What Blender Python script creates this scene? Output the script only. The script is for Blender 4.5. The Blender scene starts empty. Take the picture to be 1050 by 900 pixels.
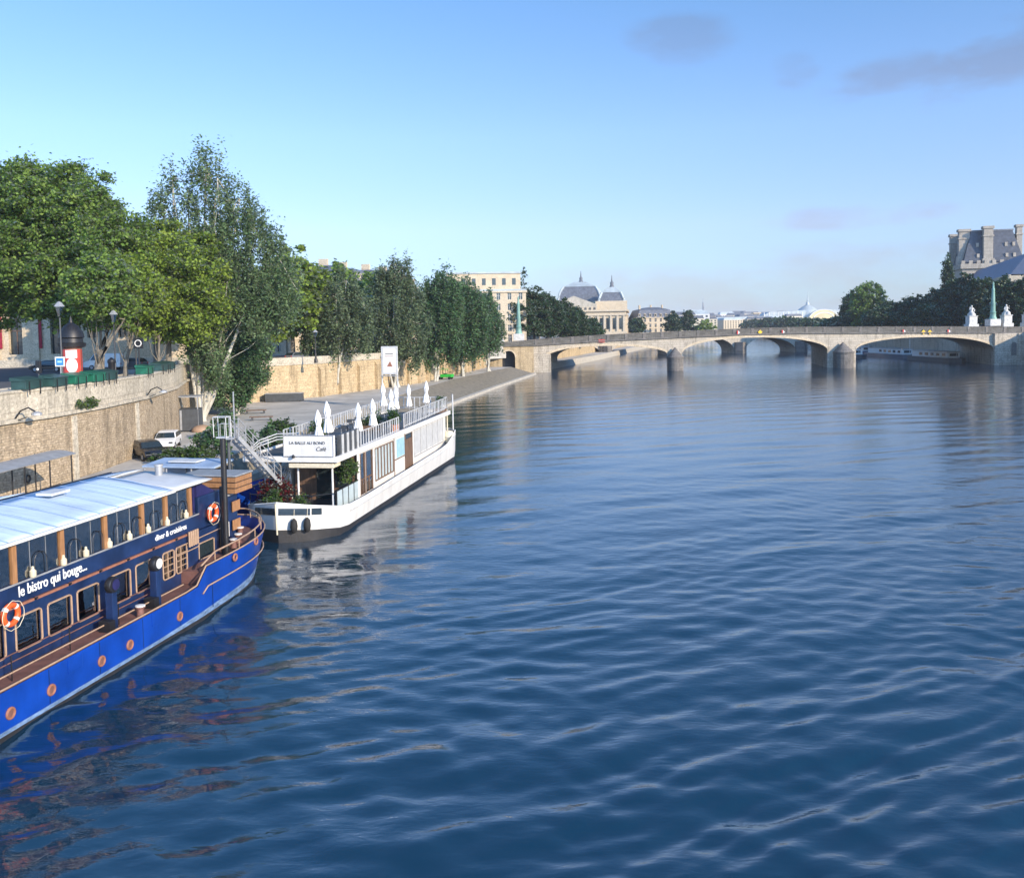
import bpy, math, random
import numpy as np
from mathutils import Matrix, Vector
R = math.radians
scn = bpy.context.scene
COL = scn.collection

# ------------------------------------------------------------------ camera
EYE = 12.0; FOC = 900.0; PITCH = R(3.2); ROLL = R(0.9); CX, CY = 525.0, 386.3
fwd = Vector((0, math.cos(PITCH), -math.sin(PITCH)))
up0 = Vector((0, math.sin(PITCH), math.cos(PITCH))); rt0 = Vector((1, 0, 0))
upv = up0*math.cos(ROLL) + rt0*math.sin(ROLL)
rtv = rt0*math.cos(ROLL) - up0*math.sin(ROLL)
cam_d = bpy.data.cameras.new('camera'); cam = bpy.data.objects.new('camera', cam_d); COL.objects.link(cam)
m = Matrix((rtv, upv, -fwd)).transposed().to_4x4(); m.translation = (0, 0, EYE)
cam.matrix_world = m
cam_d.sensor_width = 36; cam_d.lens = 36*FOC/1050; cam_d.shift_y = -(450-CY)/1050
cam_d.clip_start = 0.3; cam_d.clip_end = 20000
scn.camera = cam

# ------------------------------------------------------------------ light, sky, exposure
SUN_EL = 21.0; SUN_AZ = 134.0
SUN_POWER = 3.6; SKY_POWER = 0.135; EXPOSURE = 0.95; HAZE = 0.00013
scn.view_settings.view_transform = 'Standard'; scn.view_settings.look = 'None'
scn.view_settings.gamma = 1; scn.view_settings.use_curve_mapping = False
scn.view_settings.exposure = EXPOSURE
sd = Vector((math.sin(R(SUN_AZ))*math.cos(R(SUN_EL)), math.cos(R(SUN_AZ))*math.cos(R(SUN_EL)), math.sin(R(SUN_EL))))
sl = bpy.data.lights.new('sun', 'SUN'); sl.energy = SUN_POWER; sl.angle = R(0.5); sl.color = (1, .84, .64)
so = bpy.data.objects.new('sun', sl); COL.objects.link(so)
so.rotation_euler = sd.to_track_quat('Z', 'Y').to_euler()
W = bpy.data.worlds.new('World'); scn.world = W; W.use_nodes = True
wn = W.node_tree.nodes; wl = W.node_tree.links; wn.clear()
def wnode(t, **k):
    n = wn.new(t)
    for a, b in k.items(): setattr(n, a, b)
    return n
def wmath(op, a, b=None, c=None, clamp=False):
    n = wn.new('ShaderNodeMath'); n.operation = op; n.use_clamp = clamp
    for i, v in enumerate((a, b, c)):
        if v is None: continue
        if isinstance(v, (int, float)): n.inputs[i].default_value = v
        else: wl.new(v, n.inputs[i])
    return n.outputs[0]
sky = wnode('ShaderNodeTexSky', sky_type='NISHITA'); sky.sun_disc = False
sky.sun_elevation = R(SUN_EL); sky.sun_rotation = R(SUN_AZ); sky.altitude = 50
sky.air_density = 1.0; sky.dust_density = 0.15; sky.ozone_density = 3.0
tc = wnode('ShaderNodeTexCoord'); sep = wnode('ShaderNodeSeparateXYZ'); wl.new(tc.outputs['Generated'], sep.inputs[0])
# clouds: soft banks at fixed directions of the sky, broken up with noise (azimuth / elevation in radians)
az = wmath('ARCTAN2', sep.outputs[0], sep.outputs[1]); el = wmath('ARCSINE', sep.outputs[2])
mp = wnode('ShaderNodeMapping'); mp.inputs['Scale'].default_value = (1, 1, 2.6); wl.new(tc.outputs['Generated'], mp.inputs[0])
nz = wnode('ShaderNodeTexNoise'); nz.inputs['Scale'].default_value = 9; nz.inputs['Detail'].default_value = 7; nz.inputs['Roughness'].default_value = .55
wl.new(mp.outputs[0], nz.inputs['Vector'])
nz2 = wnode('ShaderNodeTexNoise'); nz2.inputs['Scale'].default_value = 26; nz2.inputs['Detail'].default_value = 4
wl.new(mp.outputs[0], nz2.inputs['Vector'])
nn = wmath('ADD', wmath('MULTIPLY', nz.outputs[0], .75), wmath('MULTIPLY', nz2.outputs[0], .25))
def bank(px, py, wx, wy, tilt, strength):
    a0 = math.atan((px-525)/900); e0 = math.atan((336-(px-525)*.0157-py)/900*math.cos(a0)); wx /= 900; wy /= 900
    dx = wmath('SUBTRACT', az, a0); dy = wmath('SUBTRACT', wmath('SUBTRACT', el, e0), wmath('MULTIPLY', dx, tilt))
    r2 = wmath('ADD', wmath('POWER', wmath('ABSOLUTE', wmath('DIVIDE', dx, wx)), 2), wmath('POWER', wmath('ABSOLUTE', wmath('DIVIDE', dy, wy)), 2))
    g = wmath('SUBTRACT', 1.0, r2, clamp=True)
    q = wmath('ADD', g, wmath('MULTIPLY', wmath('SUBTRACT', nn, .5), 5.0))
    q = wmath('MULTIPLY', wmath('SUBTRACT', q, .20), 1.0, clamp=True)
    q = wmath('MULTIPLY', q, wmath('MULTIPLY', g, 1.6, clamp=True))
    return wmath('MULTIPLY', q, min(1, strength*1.45))
banks = [bank(1035, 58, 130, 36, .30, .8), bank(912, 84, 70, 24, .1, .6), bank(697, 46, 66, 30, 0, .5), bank(815, 78, 30, 20, 0, .35),
         bank(860, 224, 85, 15, 0, .5), bank(935, 219, 45, 14, 0, .55), bank(900, 262, 190, 20, .03, .42), bank(760, 298, 330, 38, .0, .42), bank(-500, 180, 300, 60, 0, .5), bank(1700, 120, 380, 60, 0, .6)]
cov = banks[0]
for b in banks[1:]: cov = wmath('MAXIMUM', cov, b)
rmp = wnode('ShaderNodeValToRGB'); re_ = rmp.color_ramp.elements; wl.new(wmath('MULTIPLY', el, 2.0, clamp=True), rmp.inputs[0])
re_[0].color = (.34, .40, .62, 1); re_[1].color = (.54, .78, .93, 1); re_[1].position = 1.0
for pos, cc in ((.07, (.43, .50, .70)), (.22, (.68, .65, .80)), (.42, (.76, .77, .90)), (.75, (.64, .79, .91))):
    e_ = re_.new(pos); e_.color = (*cc, 1)
back_fill = wmath('MULTIPLY_ADD', wmath('MULTIPLY', wmath('SUBTRACT', -.05, sep.outputs[1]), 1.4, clamp=True), 1.3, 1.0)  # sky made brighter behind the camera, added as soft frontal fill
tint = wnode('ShaderNodeMixRGB', blend_type='MULTIPLY'); tint.inputs[0].default_value = 1; wl.new(sky.outputs[0], tint.inputs[1]); wl.new(rmp.outputs[0], tint.inputs[2])
cldc = wnode('ShaderNodeMixRGB', blend_type='MULTIPLY'); cldc.inputs[0].default_value = 1; cldc.inputs[2].default_value = (.98, .80, .73, 1); wl.new(tint.outputs[0], cldc.inputs[1])
mixc = wnode('ShaderNodeMixRGB'); wl.new(cldc.outputs[0], mixc.inputs[2])
wl.new(cov, mixc.inputs[0]); wl.new(tint.outputs[0], mixc.inputs[1])
bg = wnode('ShaderNodeBackground'); wl.new(wmath('MULTIPLY', back_fill, SKY_POWER), bg.inputs[1])
wo = wnode('ShaderNodeOutputWorld'); wl.new(mixc.outputs[0], bg.inputs[0]); wl.new(bg.outputs[0], wo.inputs[0])
scn.cycles.max_bounces = 6; scn.cycles.transparent_max_bounces = 8; scn.cycles.use_denoising = True
scn.cycles.caustics_reflective = False; scn.cycles.caustics_refractive = False

# ------------------------------------------------------------------ surveying the photograph into metres
def _ray(px, py): return fwd + rtv*((px-CX)/FOC) + upv*((CY-py)/FOC)
def onz(px, py, z=0.0):                     # the point of height z seen there
    d = _ray(px, py); t = (z-EYE)/d.z; return Vector((0, 0, EYE)) + d*t
def ony(px, py, y):                         # the point at distance y seen there
    d = _ray(px, py); t = y/d.y; return Vector((0, 0, EYE)) + d*t

# ------------------------------------------------------------------ materials
MATS = {}
def mat(name, col, rough=.7, metal=0., noise=0., scale=3., bump=0., bscale=30., col2=None, spec=.5, trans=None, stretch=(1, 1, 1), dirt=0.):
    if name in MATS: return MATS[name]
    M = bpy.data.materials.new(name); M.use_nodes = True; nt = M.node_tree; N = nt.nodes; L = nt.links
    p = N['Principled BSDF']; p.inputs['Roughness'].default_value = rough; p.inputs['Metallic'].default_value = metal
    p.inputs['Base Color'].default_value = (*col, 1); p.inputs['Specular IOR Level'].default_value = spec
    if noise or bump or col2 or dirt:
        t = N.new('ShaderNodeTexCoord'); mpn = N.new('ShaderNodeMapping'); mpn.inputs['Scale'].default_value = stretch
        L.new(t.outputs['Object'], mpn.inputs[0])
    if noise or col2:
        n1 = N.new('ShaderNodeTexNoise'); n1.inputs['Scale'].default_value = scale; n1.inputs['Detail'].default_value = 6; n1.inputs['Roughness'].default_value = .65
        L.new(mpn.outputs[0], n1.inputs['Vector'])
        r = N.new('ShaderNodeMapRange'); r.inputs[1].default_value = .32; r.inputs[2].default_value = .68; L.new(n1.outputs[0], r.inputs[0])
        mx = N.new('ShaderNodeMixRGB'); L.new(r.outputs[0], mx.inputs[0])
        c2 = col2 or tuple(c*(1+noise) for c in col); c1 = col if col2 else tuple(c*(1-noise) for c in col)
        mx.inputs[1].default_value = (*c1, 1); mx.inputs[2].default_value = (*c2, 1)
        out = mx.outputs[0]
        if dirt:
            n3 = N.new('ShaderNodeTexNoise'); n3.inputs['Scale'].default_value = scale*.35; n3.inputs['Detail'].default_value = 8; n3.inputs['Roughness'].default_value = .75
            mp3 = N.new('ShaderNodeMapping'); mp3.inputs['Scale'].default_value = (1.6, 1.6, .35); L.new(t.outputs['Object'], mp3.inputs[0]); L.new(mp3.outputs[0], n3.inputs['Vector'])
            r3 = N.new('ShaderNodeMapRange'); r3.inputs[1].default_value = .5; r3.inputs[2].default_value = .72; r3.inputs[4].default_value = dirt; L.new(n3.outputs[0], r3.inputs[0])
            m3 = N.new('ShaderNodeMixRGB'); m3.inputs[2].default_value = (*(c*.3 for c in col), 1); L.new(r3.outputs[0], m3.inputs[0]); L.new(out, m3.inputs[1]); out = m3.outputs[0]
        L.new(out, p.inputs['Base Color'])
    if bump:
        n2 = N.new('ShaderNodeTexNoise'); n2.inputs['Scale'].default_value = bscale; n2.inputs['Detail'].default_value = 5; L.new(mpn.outputs[0], n2.inputs['Vector'])
        b = N.new('ShaderNodeBump'); b.inputs['Strength'].default_value = bump; b.inputs['Distance'].default_value = .05; L.new(n2.outputs[0], b.inputs['Height']); L.new(b.outputs[0], p.inputs['Normal'])
    MATS[name] = M; return M

def stone_mat(name, c1, c2, mortar, sw, sh, msize=.012, dirt=.5, bump=.5, vert=True):
    """coursed stone: brick pattern along the wall (x+y run), height z"""
    M = bpy.data.materials.new(name); M.use_nodes = True; nt = M.node_tree; N = nt.nodes; L = nt.links; p = N['Principled BSDF']
    p.inputs['Roughness'].default_value = .9; p.inputs['Specular IOR Level'].default_value = .2
    t = N.new('ShaderNodeTexCoord'); s = N.new('ShaderNodeSeparateXYZ'); L.new(t.outputs['Object'], s.inputs[0])
    a = N.new('ShaderNodeMath'); a.operation = 'ADD'; L.new(s.outputs[0], a.inputs[0]); L.new(s.outputs[1], a.inputs[1])
    c = N.new('ShaderNodeCombineXYZ'); L.new(a.outputs[0], c.inputs[0]); L.new(s.outputs[2], c.inputs[1])
    nw = N.new('ShaderNodeTexNoise'); nw.inputs['Scale'].default_value = 1.3; nw.inputs['Detail'].default_value = 3; L.new(t.outputs['Object'], nw.inputs['Vector'])
    vm = N.new('ShaderNodeVectorMath'); vm.operation = 'MULTIPLY_ADD'; L.new(nw.outputs['Color'], vm.inputs[0]); vm.inputs[1].default_value = (.55, .30, 0) if 'rubble' in name else (.10, .06, 0); L.new(c.outputs[0], vm.inputs[2])
    br = N.new('ShaderNodeTexBrick'); br.inputs['Scale'].default_value = 1; br.inputs['Brick Width'].default_value = sw; br.inputs['Row Height'].default_value = sh
    br.inputs['Mortar Size'].default_value = msize; br.inputs['Mortar Smooth'].default_value = .3; br.inputs['Bias'].default_value = 0
    br.inputs['Color1'].default_value = (*c1, 1); br.inputs['Color2'].default_value = (*c2, 1); br.inputs['Mortar'].default_value = (*mortar, 1)
    L.new(vm.outputs[0], br.inputs['Vector'])
    n1 = N.new('ShaderNodeTexNoise'); n1.inputs['Scale'].default_value = 4.5; n1.inputs['Detail'].default_value = 7; n1.inputs['Roughness'].default_value = .75; L.new(t.outputs['Object'], n1.inputs['Vector'])
    r1 = N.new('ShaderNodeMapRange'); r1.inputs[1].default_value = .3; r1.inputs[2].default_value = .7; r1.inputs[3].default_value = .45; r1.inputs[4].default_value = 1.4; L.new(n1.outputs[0], r1.inputs[0])
    m1 = N.new('ShaderNodeVectorMath'); m1.operation = 'SCALE'; L.new(br.outputs[0], m1.inputs[0]); L.new(r1.outputs[0], m1.inputs['Scale'])
    mp = N.new('ShaderNodeMapping'); mp.inputs['Scale'].default_value = (.55, .55, .12); L.new(t.outputs['Object'], mp.inputs[0])
    n2 = N.new('ShaderNodeTexNoise'); n2.inputs['Scale'].default_value = 1.6; n2.inputs['Detail'].default_value = 8; n2.inputs['Roughness'].default_value = .7; L.new(mp.outputs[0], n2.inputs['Vector'])
    r2 = N.new('ShaderNodeMapRange'); r2.inputs[1].default_value = .5; r2.inputs[2].default_value = .66; r2.inputs[4].default_value = dirt; L.new(n2.outputs[0], r2.inputs[0])
    m2 = N.new('ShaderNodeMixRGB'); L.new(r2.outputs[0], m2.inputs[0]); L.new(m1.outputs[0], m2.inputs[1]); m2.inputs[2].default_value = (*(x*.28 for x in c1), 1)
    L.new(m2.outputs[0], p.inputs['Base Color'])
    b = N.new('ShaderNodeBump'); b.inputs['Strength'].default_value = bump; b.inputs['Distance'].default_value = .06; L.new(n1.outputs[0], b.inputs['Height'])
    b2 = N.new('ShaderNodeBump'); b2.inputs['Strength'].default_value = bump; b2.inputs['Distance'].default_value = .05; b2.invert = True; L.new(br.outputs['Fac'], b2.inputs['Height']); L.new(b.outputs[0], b2.inputs['Normal']); L.new(b2.outputs[0], p.inputs['Normal'])
    MATS[name] = M; return M

def leaf_mat(name, c1, c2, c3, transl=.45):
    M = bpy.data.materials.new(name); M.use_nodes = True; nt = M.node_tree; N = nt.nodes; L = nt.links; N.clear()
    g = N.new('ShaderNodeNewGeometry'); t = N.new('ShaderNodeTexCoord')
    n = N.new('ShaderNodeTexNoise'); n.inputs['Scale'].default_value = .75; n.inputs['Detail'].default_value = 4; L.new(t.outputs['Object'], n.inputs['Vector'])
    a = N.new('ShaderNodeMath'); a.operation = 'MULTIPLY_ADD'; L.new(n.outputs[0], a.inputs[0]); a.inputs[1].default_value = 1.7; a.inputs[2].default_value = -.42
    b = N.new('ShaderNodeMath'); b.operation = 'MULTIPLY_ADD'; L.new(g.outputs['Random Per Island'], b.inputs[0]); b.inputs[1].default_value = .28; L.new(a.outputs[0], b.inputs[2]); b.use_clamp = True
    r = N.new('ShaderNodeValToRGB'); e = r.color_ramp.elements; e[0].color = (*c1, 1); e[1].color = (*c3, 1); x = e.new(.5); x.color = (*c2, 1)
    L.new(b.outputs[0], r.inputs[0])
    d = N.new('ShaderNodeBsdfDiffuse'); tr = N.new('ShaderNodeBsdfTranslucent'); gl = N.new('ShaderNodeBsdfGlossy'); gl.inputs['Roughness'].default_value = .6; gl.inputs[0].default_value = (.30, .34, .24, 1)
    L.new(r.outputs[0], d.inputs[0]); L.new(r.outputs[0], tr.inputs[0])
    mx = N.new('ShaderNodeMixShader'); mx.inputs[0].default_value = transl; L.new(d.outputs[0], mx.inputs[1]); L.new(tr.outputs[0], mx.inputs[2])
    fr = N.new('ShaderNodeFresnel'); fr.inputs[0].default_value = 1.18
    m2 = N.new('ShaderNodeMixShader'); L.new(fr.outputs[0], m2.inputs[0]); L.new(mx.outputs[0], m2.inputs[1]); L.new(gl.outputs[0], m2.inputs[2])
    o = N.new('ShaderNodeOutputMaterial'); L.new(m2.outputs[0], o.inputs[0]); MATS[name] = M; return M

M_ = dict(
 stone_near=stone_mat('rubble_stone', (.41, .325, .22), (.52, .42, .30), (.38, .31, .22), .34, .17, .022, .6, 1.0),
 stone_cap=stone_mat('cap_stone', (.44, .40, .32), (.51, .46, .37), (.22, .19, .15), 1.6, 1.2, .012, .35, .3),
 stone_ashlar=stone_mat('ashlar_stone', (.44, .34, .205), (.51, .40, .25), (.30, .24, .16), 1.3, .55, .02, .6, .4),
 stone_bridge=stone_mat('bridge_stone', (.44, .39, .31), (.52, .46, .37), (.25, .22, .17), 2.2, .62, .03, .65, .4),
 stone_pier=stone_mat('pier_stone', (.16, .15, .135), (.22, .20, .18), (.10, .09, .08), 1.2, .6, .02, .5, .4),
 stone_fac=stone_mat('facade_stone', (.52, .44, .32), (.58, .49, .36), (.42, .35, .25), 1.2, .5, .01, .18, .2),
 stone_pale=stone_mat('pale_limestone', (.52, .43, .30), (.59, .49, .35), (.50, .43, .32), 1.8, .7, .01, .12, .1),
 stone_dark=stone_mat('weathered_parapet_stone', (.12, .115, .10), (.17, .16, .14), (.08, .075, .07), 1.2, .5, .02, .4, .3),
 paving=mat('paving', (.42, .40, .36), .9, noise=.22, scale=.25, bump=.3, bscale=6, dirt=.5),
 slope=mat('cobbled_bank', (.20, .175, .13), .95, noise=.35, scale=1.5, bump=.8, bscale=4),
 kerb=mat('kerb_stone', (.42, .39, .33), .85, noise=.2, scale=1.2, bump=.3, bscale=8),
 asphalt=mat('asphalt', (.075, .078, .085), .9, noise=.2, scale=1.2, bump=.3, bscale=20),
 white=mat('white_paint', (.66, .65, .62), .45, noise=.06, scale=2.0, bump=.05, bscale=3, dirt=.25),
 whitehull=mat('white_hull_paint', (.64, .63, .60), .38, noise=.05, scale=1.2, bump=.12, bscale=1.6, dirt=.35),
 rail=mat('white_rail_paint', (.46, .47, .47), .45, noise=.12, scale=2),
 cream=mat('cream_paint', (.62, .55, .40), .5, noise=.15, scale=5),
 fabric=mat('white_canvas', (.68, .67, .64), .9, noise=.08, scale=3, bump=.4, bscale=5),
 awning=mat('pale_blue_awning', (.52, .64, .78), .6, noise=.10, scale=.8, bump=.7, bscale=1.6, stretch=(.4, 2.2, 1), dirt=.3),
 gutter=mat('grey_blue_gutter', (.30, .40, .54), .55, noise=.15, scale=1),
 roofgrey=mat('pale_grey_roof', (.52, .54, .55), .6, noise=.12, scale=1.5, bump=.2, bscale=3),
 navy=mat('navy_paint', (.010, .026, .085), .32, noise=.4, scale=.9, bump=.12, bscale=1.3, spec=.6, dirt=.4),
 navy2=mat('purple_navy_paint', (.020, .020, .085), .35, noise=.3, scale=2),
 blue=mat('royal_blue_hull', (.004, .045, .30), .28, noise=.22, scale=.9, bump=.10, bscale=1.2, dirt=.35),
 boot=mat('faded_waterline_paint', (.12, .20, .34), .7, noise=.5, scale=2.2, stretch=(1, 1, 3)),
 antifoul=mat('black_bottom_paint', (.018, .018, .020), .6, noise=.4, scale=2, bump=.2, bscale=8),
 deck=mat('red_brown_deck', (.16, .075, .06), .7, noise=.3, scale=2, bump=.2, bscale=8),
 copper=mat('orange_trim', (.28, .12, .075), .5, noise=.25, scale=4),
 tan=mat('tan_trim', (.36, .24, .16), .5, noise=.15, scale=5),
 wood=mat('varnished_orange_wood', (.32, .165, .075), .4, noise=.25, scale=3, stretch=(3, 3, .6)),
 woodbrown=mat('brown_wood', (.14, .085, .055), .55, noise=.35, scale=3, stretch=(3, 3, .5)),
 black=mat('black_iron', (.012, .012, .014), .45, noise=.2, scale=5),
 darkgrey=mat('dark_grey_paint', (.055, .06, .065), .55, noise=.25, scale=2),
 grey=mat('grey_metal', (.34, .35, .36), .45, metal=.3, noise=.2, scale=2),
 orange=mat('orange_buoy', (.75, .10, .02), .5, noise=.1, scale=6),
 red=mat('red_cloth', (.28, .012, .03), .8, noise=.2, scale=3),
 redpaint=mat('red_poster', (.50, .05, .035), .5, noise=.2, scale=3),
 green=mat('dark_green_paint', (.012, .11, .065), .4, noise=.3, scale=2),
 greendk=mat('blackish_green_iron', (.02, .055, .05), .4, noise=.3, scale=3),
 lime=mat('bright_green_paint', (.03, .40, .05), .4, noise=.1, scale=4),
 verdigris=mat('verdigris_bronze', (.16, .30, .25), .6, noise=.25, scale=.7, stretch=(1, 1, .3)),
 slate=mat('slate_roof', (.11, .12, .14), .55, noise=.35, scale=.8, bump=.3, bscale=3),
 slatedark=mat('old_dark_slate', (.050, .058, .075), .55, noise=.4, scale=.8, bump=.3, bscale=3),
 stone_grey=stone_mat('shade_toned_limestone', (.33, .30, .25), (.40, .36, .30), (.27, .24, .20), 1.8, .7, .01, .4, .2),  # greyer stone: the pavilion's shade is put into its colour
 slateblue=mat('blue_slate_roof', (.07, .10, .17), .5, noise=.15, scale=.4),
 zinc=mat('zinc_roof', (.36, .41, .42), .5, noise=.2, scale=.3),
 statue=mat('white_statue_stone', (.50, .49, .46), .8, noise=.25, scale=1.5, bump=.4, bscale=4),
 bark=mat('plane_bark', (.16, .14, .11), .9, noise=.4, scale=3, bump=.5, bscale=6),
 barkpale=mat('pale_poplar_bark', (.42, .40, .34), .85, noise=.35, scale=3, bump=.4, bscale=6, stretch=(1, 1, .3)),
 barkdark=mat('dark_bark', (.06, .05, .04), .9, noise=.4, scale=3, bump=.5, bscale=6),
 carblack=mat('black_car_paint', (.012, .014, .02), .18, spec=.8),
 carwhite=mat('white_car_paint', (.75, .75, .74), .25, spec=.6),
 cargrey=mat('grey_car_paint', (.12, .13, .15), .22, spec=.8),
 rubber=mat('black_rubber', (.015, .015, .015), .8),
 terracotta=mat('terracotta', (.42, .16, .08), .8, noise=.2, scale=4),
 yellow=mat('yellow_paint', (.75, .48, .02), .5),
 signblue=mat('sign_blue', (.03, .20, .55), .4),
 posterblue=mat('pale_blue_poster', (.30, .50, .62), .4, noise=.15, scale=2),
 text=mat('white_lettering', (.85, .85, .82), .5),
 textdark=mat('dark_lettering', (.07, .07, .07), .6),
 skin=mat('skin', (.45, .27, .19), .6),
 gable_ochre=mat('ochre_glazed_gable', (.62, .50, .26), .35, noise=.15, scale=.06),  # plain ochre tone for the gable, slightly varied by noise
 hill=mat('hill_greenery', (.10, .13, .12), .95, noise=.4, scale=.004),
)
def glass_mat(name, tint=(.02, .03, .035), rough=.06):
    M = bpy.data.materials.new(name); M.use_nodes = True; p = M.node_tree.nodes['Principled BSDF']
    p.inputs['Base Color'].default_value = (*tint, 1); p.inputs['Roughness'].default_value = rough; p.inputs['Specular IOR Level'].default_value = .9; p.inputs['IOR'].default_value = 1.5
    N = M.node_tree.nodes; L = M.node_tree.links; t = N.new('ShaderNodeTexCoord'); n = N.new('ShaderNodeTexNoise'); n.inputs['Scale'].default_value = 1.5; L.new(t.outputs['Object'], n.inputs['Vector'])
    b = N.new('ShaderNodeBump'); b.inputs['Strength'].default_value = .25; b.inputs['Distance'].default_value = .03; L.new(n.outputs[0], b.inputs['Height']); L.new(b.outputs[0], p.inputs['Normal'])
    MATS[name] = M; return M
M_['glass'] = glass_mat('window_glass')
def clear_glass():
    M = bpy.data.materials.new('thin_clear_glass'); M.use_nodes = True; N = M.node_tree.nodes; L = M.node_tree.links; N.clear()
    g = N.new('ShaderNodeBsdfGlossy'); g.inputs['Roughness'].default_value = .03; t = N.new('ShaderNodeBsdfTransparent'); t.inputs[0].default_value = (.72, .78, .78, 1)
    f = N.new('ShaderNodeFresnel'); f.inputs[0].default_value = 1.6; a = N.new('ShaderNodeMath'); a.operation = 'MULTIPLY_ADD'; a.inputs[1].default_value = 1.6; a.inputs[2].default_value = .30; L.new(f.outputs[0], a.inputs[0])
    tt = N.new('ShaderNodeTexCoord'); n = N.new('ShaderNodeTexNoise'); n.inputs['Scale'].default_value = 1.2; L.new(tt.outputs['Object'], n.inputs['Vector'])
    b = N.new('ShaderNodeBump'); b.inputs['Strength'].default_value = .4; b.inputs['Distance'].default_value = .04; L.new(n.outputs[0], b.inputs['Height']); L.new(b.outputs[0], g.inputs['Normal'])
    m = N.new('ShaderNodeMixShader'); L.new(a.outputs[0], m.inputs[0]); L.new(t.outputs[0], m.inputs[1]); L.new(g.outputs[0], m.inputs[2])
    o = N.new('ShaderNodeOutputMaterial'); L.new(m.outputs[0], o.inputs[0]); return M
M_['clear'] = clear_glass()
M_['frost'] = mat('frosted_pane', (.42, .50, .52), .2, noise=.1, scale=1)

L_PLANE = leaf_mat('plane_leaves', (.085, .170, .034), (.185, .300, .070), (.31, .42, .11))
L_PLANE2 = leaf_mat('yellowish_plane_leaves', (.12, .195, .028), (.24, .35, .060), (.37, .46, .10))
L_POP = leaf_mat('poplar_leaves', (.085, .155, .065), (.16, .25, .11), (.30, .39, .22))
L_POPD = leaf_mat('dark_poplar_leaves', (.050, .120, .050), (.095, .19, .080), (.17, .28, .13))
L_POPW = leaf_mat('grey_green_poplar_leaves', (.080, .130, .062), (.145, .205, .105), (.26, .33, .20))
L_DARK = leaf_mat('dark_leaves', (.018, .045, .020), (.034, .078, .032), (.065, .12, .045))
L_RED = leaf_mat('burgundy_leaves', (.05, .008, .012), (.10, .016, .02), (.17, .03, .03))
L_BUSH = leaf_mat('bush_leaves', (.025, .06, .018), (.06, .12, .03), (.14, .20, .05))

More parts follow.
